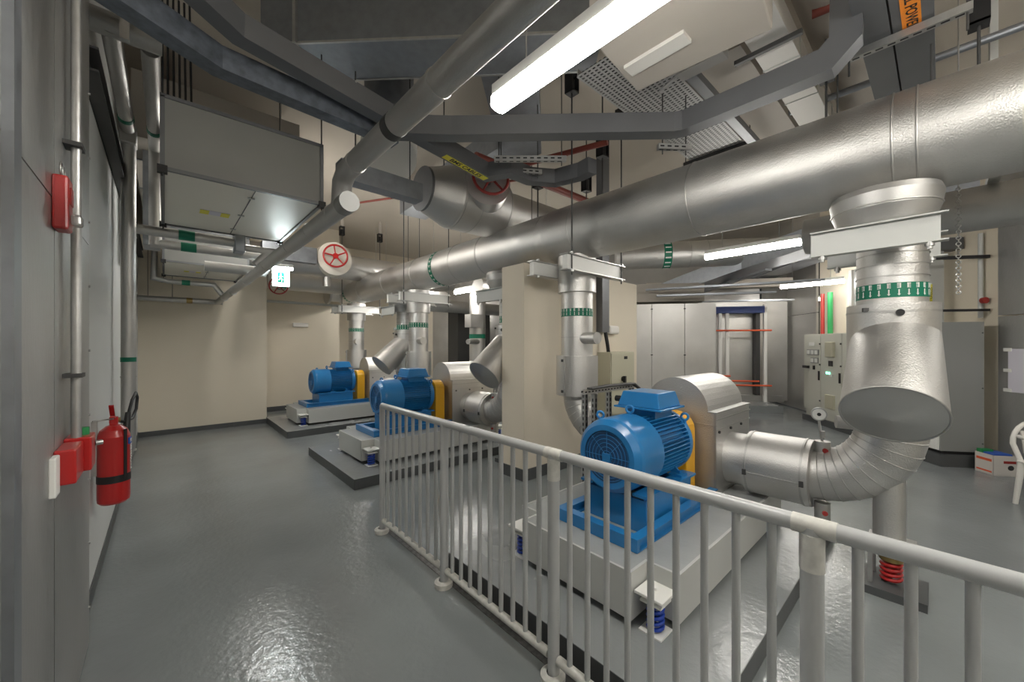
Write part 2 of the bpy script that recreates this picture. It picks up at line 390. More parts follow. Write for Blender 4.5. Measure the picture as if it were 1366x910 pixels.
    for i in range(n):
        j = (i+1) % n; m.add([p0[i], p0[j], p1[j], p1[i]], [(3, 2, 1, 0)], False)
    for q in range(2, len(m.s)-3): m.s[q] = False
    obj('insulation_box', m, 'alu', t)
    m = MB(); B(m, (3.094, 1.132, .972), (3.866, 1.142, .982)); B(m, (3.094, 1.134, .90), (3.866, 1.142, .903)); B(m, (3.092, 1.134, .40), (3.10, 1.15, 1.034)); B(m, (3.094, 1.13, .934), (3.10, 1.76, .938))
    B(m, (3.094, 1.13, 1.028), (3.866, 1.20, 1.036)); obj('seam_strip', m, 'alu2', t)
    for x in (3.16, 3.40, 3.64): obj('latch', MB().cyl(V(x, 1.128, .88), V(x, 1.142, .88), .011, n=10), 'darkmetal', t)
    # suction pipework
    X = 3.42; zp = .64; Yr = .21
    t = thing('suction_pipe', ['silver insulated suction pipe curving up to the near strainer', 'silver insulated suction pipe of middle pump beside the column', 'silver insulated suction pipe of the farthest pump'][k], 'pipe', V(X, .6, 0))
    obj('pump_stub', MB().cyl(V(X, 1.14, zp), V(X, .98, zp), .20, n=36), 'alu', t)
    obj('flange_cover', MB().cyl(V(X, 1.0, zp), V(X, .60, zp), .232, n=40), 'alu', t)
    bands(t, [(V(X, .975, zp), (0, 1, 0)), (V(X, .64, zp), (0, 1, 0))], .233, .012)
    for y in (.975, .63): obj('clip', MB().obox(V(X-.233, y, zp-.03), (1, 0, 0), (0, 1, 0), (0, 0, 1), .008, .012, .02), 'darkmetal', t)
    obj('seam', MB().obox(V(X-.233, .80, zp-.03), (1, 0, 0), (0, 1, 0), (0, 0, 1), .003, .17, .002), 'alu2', t)
    R = .40; c = V(X, Yr+R, zp+R); r = .172
    pts = [V(X, .62, zp)]+arc(c, (0, 0, -1), (0, -1, 0), R, 0, pi/2, 10)[0:]
    pts[0] = V(X, .66, zp)
    obj('elbow', MB().tube(pts, r, n=32, gore=True), 'alu', t)
    A = arc(c, (0, 0, -1), (0, -1, 0), R, 0, pi/2, 10)
    for i in range(1, 11):
        tg = (A[i]-A[i-1]) if i == 10 else (A[min(i+1, 10)]-A[i-1])
        obj('elbow_bead', MB().torus(A[i], tg, r+.001, .0035, 32, 5), 'alu2', t)
    obj('vertical_run', MB().cyl(V(X, Yr, zp+R), V(X, Yr, 2.30), r-.006, n=36), 'alu', t)
    for z in (1.97, 2.04, 2.11, 2.18): obj('joint_band', MB().cyl(V(X, Yr, z-.003), V(X, Yr, z+.003), r-.001, n=36), 'alu2', t)
    # gauge pots
    for (p0, p1) in ((V(X-.02, .55, zp+.13), V(X-.02, .55, zp+.24)), (V(X-.03, .55, zp-.18), V(X-.03, .55, zp-.30))):
        q = obj('tapping', MB().cyl(p0, p1, .045, n=20), 'alu2', t)
        obj('red_cap', MB().cyl((p0+p1)/2+Vector((-.042, -.02, 0)), (p0+p1)/2+Vector((-.052, -.025, 0)), .016, n=12), 'reddark', q)
    q = obj('tapping', MB().cyl(V(X+.04, .26, 1.02), V(X-.04, .475, 1.03), .042, n=20), 'alu', t); obj('red_cap', MB().cyl(V(X-.05, .39, 1.03), V(X-.066, .387, 1.03), .017, n=12), 'reddark', q)
    g = V(X-.02, .57, 1.065)
    q = obj('pressure_gauge', MB().cyl(g+Vector((.012, .003, 0)), g-Vector((.012, .003, 0)), .046, n=24), 'strut', t)
    obj('dial', MB().cyl(g-Vector((.0122, .003, 0)), g-Vector((.0142, .0035, 0)), .038, n=20), 'white', q); obj('pointer', MB().cyl(g-Vector((.0143, .0035, 0)), g-Vector((.0165, .004, 0)), .012, n=12), 'black', q)
    obj('gauge_stem', MB().cyl(V(X-.02, .55, .86), g-Vector((0, 0, .042)), .008, n=8).cyl(V(X-.02, .55, .90), V(X-.02, .55, .95), .015, n=6), 'strut', t)
    # leg
    t2 = thing('pipe_support_leg', 'silver pipe support leg on a spring under the %s suction bend' % nm, 'pipe support', V(X, Yr, 0))
    z0 = .0
    obj('leg_sleeve', MB().cyl(V(X, Yr+.01, .31), V(X, Yr+.01, .80), .078, n=24), 'alu', t2)
    m = MB()
    for x in (-.09, .09):
        for y in (-.09, .09): B(m, (X+x-.012, Yr+y-.012, .05), (X+x+.012, Yr+y+.012, .30))
    B(m, (X-.11, Yr-.11, .29), (X+.11, Yr+.11, .31)); obj('spring_cage', m, 'strut', t2)
    m = MB(); B(m, (X-.16, Yr-.16, 0), (X+.16, Yr+.16, .05)); obj('foot_block', m, 'plinthside', t2)
    pts = [V(X, Yr, .06) + Vector((.045*cos(a), .045*sin(a), .12*a/(2*pi*4))) for a in [i*2*pi/12 for i in range(49)]]
    obj('spring', MB().tube(pts, .011, n=7), 'red', t2)
    obj('spring_cap', MB().cyl(V(X, Yr, .19), V(X, Yr, .215), .058, n=20).cyl(V(X, Yr, .215), V(X, Yr, .25), .02, n=6), 'brass', t2)
    # strainer
    t = thing('strainer', ['large silver insulated strainer slanting down over the railing', 'silver strainer slanting down beside the cream column', 'silver strainer slanting down between the two far motors'][k], 'strainer', V(X-.3, Yr, 1.1))
    obj('valve_sleeve', MB().cyl(V(X, Yr, 1.10), V(X, Yr, 1.80), .215, n=40), 'alu', t)
    obj('sleeve_ring', MB().cyl(V(X, Yr, 1.745), V(X, Yr, 1.757), .218, n=40), 'alu2', t)
    a0 = V(X+.03, Yr-.01, 1.62); a1 = V(2.93, Yr-.03, 1.17)
    ax = (a1-a0).normalized()
    obj('strainer_leg', MB().cyl(a0, a1, .205, .218, n=44), 'alu', t)
    obj('end_rim', MB().torus(a1, ax, .216, .006, 44, 6), 'alu2', t)
    obj('end_cap', MB().lathe([(.216, 0), (.0, .045)], a1, ax, 44), 'galv' if 0 else 'alu2', t)
    obj('seal_patch', MB().cyl(V(X-.212, Yr-.05, 1.74), V(X-.222, Yr-.052, 1.74), .02, n=16), 'black', t)
    obj('clip', MB().obox(V(X-.19, Yr+.095, 1.765), (1, .5, 0), (-.5, 1, 0), (0, 0, 1), .01, .022, .012), 'darkmetal', t)
    # green marker band
    def marker(parent, x, y, z, r_, hh, n_):
        y = y+dy
        obj('marker_band', MB().cyl((x, y, z-hh/2), (x, y, z+hh/2), r_+.0015, n=36, caps=False), 'green', parent)
        mk = MB()
        for i in range(n_):
            a = 2*pi*i/n_; e = Vector((cos(a), sin(a), 0)); tn = Vector((-sin(a), cos(a), 0)); p = Vector((x, y, z))+e*(r_+.003)
            mk.obox(p-Vector((0, 0, hh*.15)), tn, (0, 0, 1), e, .0028, hh*.17, .0008)
            q0 = p-Vector((0, 0, hh*.38)); mk.prism([q0-tn*.008+Vector((0, 0, hh*.1)), q0+tn*.008+Vector((0, 0, hh*.1)), q0-Vector((0, 0, hh*.02))], e*.0008)
            for zz in (.14, .24, .34, .42): mk.obox(p+Vector((0, 0, hh*zz)), tn, (0, 0, 1), e, .0085, hh*.022, .0008); 
            mk.obox(p+Vector((0, 0, hh*.28))+tn*(.006 if i % 2 else -.004), tn, (0, 0, 1), e, .0025, hh*.14, .0008)
        obj('marker_print', mk, 'white', parent)
    marker(t, X, Yr, 1.88, r-.006, .088, 24)
    # suction top: beam and elbow under header
    t = thing('pipe_cradle', 'grey steel cradle beam under the header above the %s strainer' % nm, 'pipe hanger', V(3.12, .26, 2.12))
    for x in (3.10, 3.64):
        m = MB(); B(m, (x-.005, -.0, 2.115), (x+.005, .56, 2.26)); B(m, (x-.03, -.03, 2.108), (x+.03, .56, 2.116)); B(m, (x-.03, -.03, 2.256), (x+.03, .56, 2.264)); obj('beam', m, 'steelgrey', t)
        for y in (.04, .50):
            m = MB().cyl(V(x-.02, y, 2.07), V(x-.02, y, 2.11), .012, n=8); m.cyl(V(x-.02, y, 2.085), V(x-.02, y, 2.1), .02, n=6); obj('nut', m, 'strut', t)
            if x > 3.3: obj('hanger_rod', MB().cyl(V(x-.02, y, 2.26), V(x-.02, y, H), .006, n=6), 'darkmetal', t)
    t = thing('suction_bend', 'rounded silver elbow joining the header above the %s strainer' % nm, 'pipe', V(3.4, .26, 2.2))
    obj('bend_cover', MB().lathe([(0, 2.49), (.25, 2.485), (.262, 2.45), (.25, 2.37), (.22, 2.29), (.185, 2.22), (.172, 2.16), (.0, 2.16)], V(3.34, .24, 0), (0, 0, 1), 44), 'alu2', t)
    obj('bend_outlet', MB().cyl(V(3.35, .24, 2.40), V(4.3, .24, 2.44), .2, n=30), 'alu', t)
    obj('bend_ring', MB().torus(V(3.34, .24, 2.38), (0, 0, 1), .252, .005, 44, 6), 'alu', t)
    # discharge riser
    Yd = 2.70; r = .172; X = 3.4
    t = thing('discharge_riser', ['silver insulated riser in front of the cream column', 'silver insulated riser behind the middle motor', 'silver insulated riser behind the farthest motor'][k], 'pipe', V(X, Yd, .5))
    obj('vertical_run', MB().cyl(V(X, Yd, 1.0), V(X, Yd, 2.32), r, n=36), 'alu', t)
    obj('upper_collar', MB().cyl(V(X, Yd, 2.12), V(X, Yd, 2.52), r+.035, n=36), 'alu', t)
    obj('valve_sleeve', MB().cyl(V(X, Yd, 1.0), V(X, Yd, 1.43), r+.055, n=36), 'alu', t)
    m = MB(); m.obox(V(X-.235, Yd-.02, 1.215), (1, 0, 0), (0, 1, 0), (0, 0, 1), .012, .004, .21); 
    obj('sleeve_seam', m, 'alu2', t)
    for z in (1.05, 1.38): obj('clip', MB().obox(V(X-.235, Yd+.01, z), (1, 0, 0), (0, 1, 0), (0, 0, 1), .006, .014, .014), 'darkmetal', t)
    obj('joint_band', MB().cyl(V(X, Yd, 1.628), V(X, Yd, 1.634), r+.003, n=36), 'alu2', t)
    obj('sampling_stub', MB().cyl(V(X-.05, Yd-.1, 1.62), V(X-.08, Yd-.33, 1.62), .062, n=24), 'alu', t)
    c = V(X, Yd-.38, 1.02)
    A = arc(c, (0, 1, 0), (0, 0, -1), .38, 0, pi/2, 8)
    obj('elbow', MB().tube(A+[V(X, 1.76, .64)], r-.02, n=28, gore=True), 'alu2', t)
    for i in range(1, 8): obj('elbow_bead', MB().torus(A[i], A[i+1]-A[i-1], r-.019, .003, 28, 5), 'alu', t)
    marker(t, X, Yd, 1.90, r, .085, 24)
    # cradle over the riser
    t = thing('pipe_cradle', 'white boxed cradle beam across the header above the %s riser' % nm, 'pipe hanger', V(3.33, Yd-.2, 2.28))
    for y in (2.47, 2.93):
        m = MB(); B(m, (2.92, y-.03, 2.30), (3.86, y+.03, 2.44)); obj('beam', m, 'white', t, bevel=.003)
        m = MB(); B(m, (2.90, y-.05, 2.44), (3.93, y+.05, 2.448)); B(m, (2.90, y-.05, 2.290), (3.93, y+.05, 2.298)); obj('flange_plate', m, 'strut', t)
        for x in (2.98, 3.86):
            if y < 2.6: obj('hanger_rod', MB().cyl(V(x, y-.04, 2.24), V(x, y-.04, H), .008, n=8), 'darkmetal', t)
            obj('nut', MB().cyl(V(x, y-.04, 2.27), V(x, y-.04, 2.29), .02, n=6).cyl(V(x, y-.04, 2.448), V(x, y-.04, 2.468), .02, n=6), 'strut', t)
    # spring hangers at ceiling
    for x in (2.98, 3.86):
        h_ = thing('spring_hanger', 'black spring hanger box on the %s side rod above the %s pump header' % ('walkway' if x < 3.4 else 'far', nm), 'spring hanger', V(x, 2.43, 4.0))
        m = MB(); B(m, (x-.05, 2.38, 4.02), (x-.04, 2.48, 4.22)); B(m, (x+.04, 2.38, 4.02), (x+.05, 2.48, 4.22)); B(m, (x-.05, 2.38, 4.02), (x+.05, 2.48, 4.035)); B(m, (x-.05, 2.38, 4.205), (x+.05, 2.48, 4.22)); obj('hanger_box', m, 'black', h_)
        obj('hanger_spring', MB().cyl(V(x, 2.43, 4.05), V(x, 2.43, 4.15), .03, n=12), 'black', h_)
        m = MB(); B(m, (x-.03, 2.40, 4.22), (x+.03, 2.46, H)); obj('ceiling_bracket', m, 'duct_beige', h_)
for k in range(3): pump_set(k)

# header pipe
t = thing('header_pipe', 'large silver insulated header pipe crossing the whole room overhead', 'pipe', (3.4, 4, 2.49))
X, Z = 3.4, 2.79
obj('large_section', MB().cyl((X, -3.5, Z), (X, 2.97, Z), .305, n=56), 'alu', t)
obj('reducer', MB().cyl((X, 2.97, Z), (X, 3.10, Z), .305, .285, n=56, caps=False), 'alu', t)
obj('middle_section', MB().cyl((X, 3.08, Z+.01), (X, 9.0, Z+.01), .285, n=56), 'alu', t)
obj('far_section', MB().cyl((X, 9.0, Z+.02), (X, 10.15, Z+.02), .24, n=48), 'alu', t)
obj('end_turn', MB().cyl((X, 9.98, Z+.02), (2.98, 9.98, Z+.02), .20, n=36), 'alu', t)
obj('end_flange', MB().cyl((2.93, 9.98, Z+.02), (2.98, 9.98, Z+.02), .27, n=36), 'alu2', t)
for y in (-.55, .09, .19, 1.37, 2.6, 4.22, 4.89, 6.1, 7.3, 8.6):
    rr = .305 if y < 2.97 else .285; zz = Z if y < 2.97 else Z+.01
    obj('joint_band', MB().torus((X, y, zz), (0, 1, 0), rr, .006, 56, 6), 'alu2', t)
for y, rr in ((5.42, .285), (9.55, .24)):
    zz = Z+(.01 if y < 9 else .02)
    obj('marker_band', MB().cyl((X, y-.05, zz), (X, y+.05, zz), rr+.002, n=48, caps=False), 'green', t)
    mk = MB()
    for i in range(24):
        a = 2*pi*i/24; e = Vector((cos(a), 0, sin(a))); tn = Vector((-sin(a), 0, cos(a))); p = Vector((X, y, zz))+e*(rr+.004)
        mk.obox(p, tn, (0, 1, 0), e, .005, .03, .001); mk.obox(p+tn*.018, tn, (0, 1, 0), e, .006, .014, .001)
    obj('marker_print', mk, 'white', t)

# ------------------------------------------------------------------ guard railing
t = thing('guard_railing', 'grey painted tubular guard railing with vertical bars along the walkway', 'railing', (1.34, 1.2, 0))
RX = 1.34
posts = [3.09, 2.14, 1.20, .24, -.72, -1.68]
zt = 1.045
obj('top_rail', MB().tube([(RX, 3.09, zt), (RX, -1.7, zt)], .024, n=20), 'rail', t)
for y in posts:
    obj('post', MB().cyl((RX, y, .0), (RX, y, zt), .0275 if y < 3 else .0235, n=20), 'rail', t)
    obj('base_cup', MB().lathe([(.0, 0), (.058, 0), (.058, .03), (.045, .038), (.03, .038)], (RX-.005, y, 0), (0, 0, 1), 24), 'railwhite', t)
for a, b in zip(posts[:-1], posts[1:]):
    obj('bottom_rail', MB().tube([(RX, a-.03, .105), (RX, b+.03, .105)], .021, n=14), 'railwhite', t)
    n = 8 if a > 3 else 9
    for i in range(1, n+1):
        y = a+(b-a)*i/(n+1)
        obj('bar', MB().cyl((RX, y, .11), (RX, y, zt-.01), .0125, n=12), 'rail', t)
for y in (1.20, .24):
    obj('paint_wrap', MB().cyl((RX, y+.045, zt), (RX, y-.055, zt), .0262, n=20).cyl((RX, y, zt-.02), (RX, y, zt-.12), .0295, n=20), 'railwhite', t, 'peeling white paint wrap')

# ------------------------------------------------------------------ luminaires
def lamp(x0, y0, x1, y1, z, label, rods=True, top=None):
    a = Vector((x0, y0, z)); b = Vector((x1, y1, z)); d = (b-a).normalized(); s_ = d.cross(Vector((0, 0, 1)))
    t = thing('ceiling_lamp', label, 'lamp', ((x0+x1)/2, (y0+y1)/2, z))
    m = MB(); m.obox((a+b)/2+Vector((0, 0, .075)), d, s_, (0, 0, 1), (b-a).length/2, .038, .026); obj('housing', m, 'white', t)
    m = MB(); pf = [(cos(pi+pi*i/10)*.046, sin(pi+pi*i/10)*.022) for i in range(11)]+[(.04, .045), (-.04, .045)]
    m.prism([a+s_*u+Vector((0, 0, v+.0)) for u, v in pf], b-a); obj('diffuser', m, 'glow', t)
    if rods:
        for f_ in (.2, .8):
            p = a.lerp(b, f_); obj('rod', MB().cyl(p+Vector((0, 0, .09)), (p.x, p.y, top or H), .004, n=6), 'strut', t)
lamp(1.245, .46, 1.245, 1.49, 2.74, 'bright white fluorescent lamp hanging nearest over the walkway')
lamp(5.45, 1.08, 5.45, 2.13, 2.72, 'long fluorescent lamp seen just under the big header pipe')
lamp(9.4, 1.2, 9.4, 2.2, 2.72, 'upper of two fluorescent lamps above the far metal partition')
lamp(12.1, 2.84, 12.7, 2.07, 2.72, 'small lower fluorescent lamp at the far end of the room')
lamp(5.0, 6.45, 5.0, 7.5, 2.74, 'fluorescent lamp glimpsed under the header beside the column')
lamp(7.9, 10.4, 7.9, 11.4, 2.72, 'distant fluorescent lamp seen left of the column')
lamp(1.25, 6.3, 1.25, 7.5, 3.62, 'fluorescent lamp hidden above the walkway behind the ceiling unit')
lamp(1.6, -1.6, 1.6, -.55, 2.9, 'added fill lamp over the walkway behind the viewpoint')  # unseen lamp added behind the camera as fill
lamp(5.6, -2.4, 5.6, -1.3, 2.9, 'added fill lamp over the open floor at right')  # added outside the view for more overall brightness
lamp(.85, 5.3, .85, 6.1, 3.2, 'added fill lamp tucked between the two ceiling units', top=3.49)  # added out of sight to light the back wall
lamp(3.95, 8.7, 3.95, 9.7, 2.74, 'fluorescent lamp behind the far end of the header')
lamp(3.95, 6.5, 3.95, 7.5, 2.74, 'added fill lamp hidden behind the far header section')  # put in behind the header to brighten the far walls
lamp(5.0, 3.85, 5.0, 4.85, 2.74, 'added fill lamp hidden behind the column top')  # extra unseen source added to light the far area
lamp(2.6, -1.7, 2.6, -.7, 2.9, 'added fill lamp over the railing outside the picture')  # out-of-view fill added to lift the near equipment
lamp(.5, -3.4, .5, -2.3, 2.9, 'added fill lamp at the near end of the walkway')  # another fill source added behind the camera

# ------------------------------------------------------------------ ceiling units
def fcu(y0, depth, label, top=H):
    t = thing('fan_coil_unit', label, 'air handling unit', (.46, y0+depth/2, 2.67))
    x0, x1, z0, z1 = -.01, .93, 2.67, 3.13
    obj('casing', MB().box((x0, y0, z0), (x1, y0+depth, z1)), 'fcu', t)
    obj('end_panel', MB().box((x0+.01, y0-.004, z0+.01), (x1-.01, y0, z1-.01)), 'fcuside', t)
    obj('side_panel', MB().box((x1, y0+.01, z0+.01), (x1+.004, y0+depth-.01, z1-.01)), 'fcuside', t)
    m = MB(); e = .012
    for z in (z0, z1): m.box((x0-e, y0-e, z-e), (x1+e, y0+e, z+e))
    for x in (x0, x1): m.box((x-e, y0-e, z0), (x+e, y0+e, z1)); m.box((x-e, y0, z0-e), (x+e, y0+depth, z0+e))
    m.box((x0, y0+depth-e, z0-e), (x1, y0+depth+e, z0+e)); obj('edge_frame', m, 'trunk', t)
    m = MB().box((x0+.50, y0, z0-.004), (x0+.506, y0+depth, z0+.002)); obj('panel_joint', m, 'darkmetal', t)
    for f_ in (.15, .5, .85): obj('latch', MB().box((x0+.48, y0+depth*f_-.01, z0-.008), (x0+.525, y0+depth*f_+.01, z0)), 'strut', t)
    for x in (x0, x1):
        for y in (y0, y0+depth): obj('corner_bracket', MB().box((x-.025, y-.025, z0-.03), (x+.025, y+.025, z0+.015)).cyl((x, y, z0-.05), (x, y, top), .005, n=6), 'black', t)
    lb = obj('warning_label', MB().box((.22, y0+depth*.52, z0-.003), (.42, y0+depth*.60, z0)), 'paper', t)
    obj('yellow_patch', MB().box((.22, y0+depth*.52, z0-.005), (.28, y0+depth*.60, z0-.003)).box((.36, y0+depth*.52, z0-.005), (.42, y0+depth*.60, z0-.003)), 'label_yellow', lb)
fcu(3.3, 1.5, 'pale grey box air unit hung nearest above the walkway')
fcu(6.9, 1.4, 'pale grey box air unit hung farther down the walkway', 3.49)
# round supply duct ends beside the far unit
t = thing('flexible_duct', 'ribbed silver flexible duct beside the far ceiling unit', 'duct', (1.15, 7.4, 2.8))
obj('ribbed_hose', MB().tube([(.95, 7.3, 2.9), (1.12, 7.35, 2.9), (1.28, 7.6, 2.95), (1.30, 8.0, 3.1)], .13, n=20), 'alu2', t)
rb = MB()
for i in range(9): rb.torus((.97+.036*i, 7.3+.004*i*i, 2.9+.002*i), (1, .12*i, 0), .132, .005, 20, 5)
obj('hose_rib', rb, 'alu', t)

# condensate / small pipes near the walkway
t = thing('overhead_pipe', 'slim silver insulated pipe running overhead from top of picture to units', 'pipe', (.71, 1.4, 2.4))
obj('run', MB().tube([(.71, -1.5, 2.46), (.71, 2.08, 2.46), (.71, 2.15, 2.42), (.71, 2.17, 2.30)], .05, n=24), 'alu2', t)
for y in (1.17, 1.95): bands(t, [((.71, y, 2.46), (0, 1, 0))], .048, .012)
obj('marker_band', MB().cyl((.71, 1.50, 2.46), (.71, 1.55, 2.46), .052, n=24), 'darkmetal', t)
t = thing('walkway_pipe', 'long slim insulated pipe sloping away below the ceiling units, round end cap', 'pipe', (.71, 5, 2.25))
obj('run', MB().tube([(.71, 2.06, 2.29), (.71, 8.66, 2.31)], .048, n=24), 'alu2', t)
obj('end_cap', MB().cyl((.71, 2.04, 2.29), (.71, 2.13, 2.29), .052, n=24), 'fcuside', t)
for y in (2.3, 2.75, 3.3, 4.2, 5.4, 6.6, 7.6): bands(t, [((.71, y, 2.295), (0, 1, 0))], .046, .01)
obj('cross_run', MB().cyl((-.33, 8.66, 2.31), (.78, 8.66, 2.31), .045, n=20), 'alu2', t)
obj('marker_band', MB().cyl((.28, 8.66, 2.31), (.36, 8.66, 2.31), .047, n=20), 'brass', t)
for x in (-.2, .1): obj('rod', MB().cyl((x, 8.66, 2.35), (x, 8.66, 3.49), .004, n=6), 'darkmetal', t)
# chilled water drops on left wall
t = thing('chilled_water_pipes', 'silver insulated pipe bending down the left wall beside fire extinguisher', 'pipe', (-.24, 4.8, 0))
obj('overhead_run', MB().tube([(-.235, 3.25, 3.42), (-.235, 4.78, 3.42)], .048, n=20), 'alu2', t)
obj('elbow_box', MB().box((-.29, 4.70, 3.30), (-.18, 4.86, 3.46)), 'alu2', t, bevel=.01)
obj('drop', MB().tube([(-.235, 4.78, 3.32), (-.235, 4.78, .66), (-.25, 4.78, .60), (-.33, 4.78, .58)], .05, n=20), 'alu2', t)
for z in (1.27, 2.5, .62): bands(t, [((-.235, 4.78, z), (0, 0, 1))], .048, .012)
for y in (4.45,): obj('marker_band', MB().cyl((-.235, y, 3.42), (-.235, y+.06, 3.42), .051, n=20), 'green', t)
obj('marker_band', MB().cyl((-.235, 4.78, 1.40), (-.235, 4.78, 1.44), .052, n=20), 'green', t)
t = thing('unit_feed_pipe', 'upper silver feed pipe running from wall to the near ceiling unit, green band', 'pipe', (.3, 4.85, 2.5))
obj('run', MB().tube([(-.235, 4.86, 2.60), (.55, 4.86, 2.60)], .045, n=20), 'alu2', t)
obj('marker_band', MB().cyl((.10, 4.86, 2.60), (.22, 4.86, 2.60), .047, n=20), 'green', t)
obj('valve_body', MB().box((.53, 4.78, 2.50), (.62, 4.94, 2.68)), 'galv', t, bevel=.01)
obj('tail', MB().tube([(.62, 4.86, 2.56), (.85, 4.86, 2.56), (.71, 4.86, 2.40)], .035, n=14), 'alu2', t)
t = thing('unit_feed_pipe', 'lower silver feed pipe dropping beside the near ceiling unit, green band', 'pipe', (.3, 5.05, 2.4))
obj('run', MB().tube([(-.065, 3.35, 3.42), (-.065, 5.0, 3.42)], .048, n=20).tube([(-.065, 5.02, 3.46), (-.065, 5.02, 2.50)], .048, n=20).tube([(-.10, 5.02, 2.52), (.9, 5.02, 2.52)], .042, n=20), 'alu2', t)
obj('marker_band', MB().cyl((-.065, 4.55, 3.42), (-.065, 4.62, 3.42), .051, n=20), 'green', t)
obj('marker_band', MB().cyl((.12, 5.02, 2.52), (.24, 5.02, 2.52), .045, n=20), 'green', t)
t = thing('feed_manifold', 'short fat silver manifold pipe high in the left corner', 'pipe', (-.2, 3.3, 3.3))
obj('run', MB().cyl((-.33, 3.28, 3.44), (-.01, 3.28, 3.44), .068, n=24), 'alu2', t)
obj('stub', MB().cyl((-.29, 3.05, 3.52), (-.10, 3.15, 3.52), .06, n=24), 'alu2', t)
obj('strut_hanger', MB().box((-.19, 3.12, 3.3), (-.15, 3.16, H)), 'strut', t)
t = thing('unit_feed_pipe', 'small silver feed pipes under the far ceiling unit with green band', 'pipe', (.3, 6.6, 2.4))
obj('run', MB().tube([(-.10, 7.9, 3.4), (-.12, 7.9, 2.55), (.05, 7.9, 2.52), (.60, 7.9, 2.52), (.71, 7.9, 2.36)], .038, n=14), 'alu2', t)
obj('marker_band', MB().cyl((.20, 7.9, 2.52), (.30, 7.9, 2.52), .041, n=16), 'green', t)
t = thing('unit_drain_trap', 'grey capped trap pipe below rear of the near ceiling unit', 'pipe', (.6, 5.3, 2.4))
obj('run', MB().tube([(.32, 5.3, 2.40), (.85, 5.3, 2.40), (.92, 5.25, 2.52)], .055, n=18), 'alu2', t)
t = thing('riser_duct', 'dark narrow vertical duct beside the near ceiling unit', 'duct', (-.09, 5.6, 2.4))
obj('panel', MB().box((-.16, 5.3, 2.55), (-.03, 5.6, 3.6)), 'galv', t)
# cable tray on left wall
t = thing('cable_tray', 'dark cable tray fixed high along the left wall', 'cable tray', (-.26, 5, 3.0))
m = MB().box((-.33, 3.0, 3.0), (-.325, 8.9, 3.14)); obj('back', m, 'darkmetal', t)
for z in (3.0, 3.12): obj('side_rail', MB().box((-.33, 3.0, z), (-.26, 8.9, z+.012)), 'darkmetal', t)
for i in range(5): obj('cable', MB().tube([(-.315, 3.0, 3.02+.02*i), (-.312, 5.5, 3.025+.018*i), (-.315, 8.9, 3.02+.02*i)], .009, n=8), 'black', t)
# conduit to red alarm box
t = thing('conduit', 'steel conduit pipe running down the cladding to the red call point', 'conduit', (-.25, 2.22, 1))
obj('tube', MB().cyl((-.258, 2.28, 1.17), (-.258, 2.28, 4.2), .0155, n=14), 'strut', t)
for z in (1.43, 2.33): obj('saddle', MB().box((-.29, 2.24, z-.008), (-.238, 2.32, z+.008)), 'darkmetal', t)
# red alarm sounder
t = thing('alarm_sounder', 'red fire alarm sounder beacon high on the metal cladding', 'fire alarm', (-.26, 1.95, 2.0))
y = 2.09
obj('housing', MB().box((-.29, y-.04, 1.955), (-.25, y+.045, 2.145)), 'red', t, bevel=.008)
obj('beacon_lens', MB().box((-.25, y-.01, 1.98), (-.222, y+.04, 2.02)), 'glass', t, bevel=.008)
obj('speaker_grille', MB().box((-.251, y-.015, 2.05), (-.246, y+.03, 2.11)), 'reddark', t)
obj('mount_loop', MB().torus((-.27, y-.01, 2.17), (1, 0, 0), .025, .003, 14, 5).torus((-.27, y+.03, 2.17), (1, 0, 0), .025, .003, 14, 5), 'strut', t)
# red call boxes at conduit foot
t = thing('call_point', 'pair of red junction boxes at conduit foot on metal cladding', 'call point', (-.25, 2.05, 1.02))
obj('box', MB().box((-.29, 2.08, 1.05), (-.235, 2.25, 1.175)), 'red', t, bevel=.006)
obj('box', MB().box((-.29, 2.262, 1.05), (-.215, 2.38, 1.185)), 'red', t, bevel=.006)
obj('green_fitting', MB().cyl((-.245, 2.33, 1.185), (-.245, 2.33, 1.215), .018, n=10), 'greenpipe', t)
obj('white_tag', MB().box((-.29, 2.0, 1.03), (-.272, 2.07, 1.165)), 'white', t, bevel=.004)
obj('push_button', MB().cyl((-.215, 2.36, 1.14), (-.195, 2.37, 1.14), .010, n=10).cyl((-.24, 2.38, 1.09), (-.24, 2.42, 1.09), .012, n=10), 'strut', t)

# fire extinguisher
t = thing('fire_extinguisher', 'red fire extinguisher with black hose hung on the left wall', 'fire extinguisher', (-.22, 3.46, .5))
ex, ey = -.235, 3.46
obj('cylinder', MB().lathe([(.0, .565), (.06, .566), (.073, .58), (.075, .60), (.075, .98), (.062, 1.02), (.035, 1.045), (.02, 1.05), (.02, 1.065), (0, 1.065)], (ex, ey, 0), (0, 0, 1), 32), 'red', t)
obj('valve_head', MB().box((ex-.02, ey-.018, 1.06), (ex+.02, ey+.018, 1.10)), 'red', t, bevel=.004)
obj('handle', MB().obox((ex-.005, ey-.05, 1.145), (0, -1, .8), (1, 0, 0), (0, .8, 1), .055, .011, .005).obox((ex, ey-.03, 1.10), (0, -1, .2), (1, 0, 0), (0, .2, 1), .05, .011, .005), 'red', t)
obj('hose', MB().tube([(ex+.01, ey+.02, 1.08), (ex+.02, ey+.07, 1.06), (ex+.04, ey+.16, 1.04), (ex+.07, ey+.30, 1.04), (ex+.085, ey+.40, 1.09), (ex+.09, ey+.42, 1.17), (ex+.085, ey+.35, 1.21), (ex+.07, ey+.26, 1.17), (ex+.055, ey+.17, 1.08)], .009, n=10), 'black', t)
obj('horn', MB().cyl((ex+.055, ey+.17, 1.10), (ex+.03, ey+.085, .74), .014, .034, n=16), 'black', t)
obj('strap', MB().cyl((ex, ey, .70), (ex, ey, .745), .077, n=32), 'black', t)
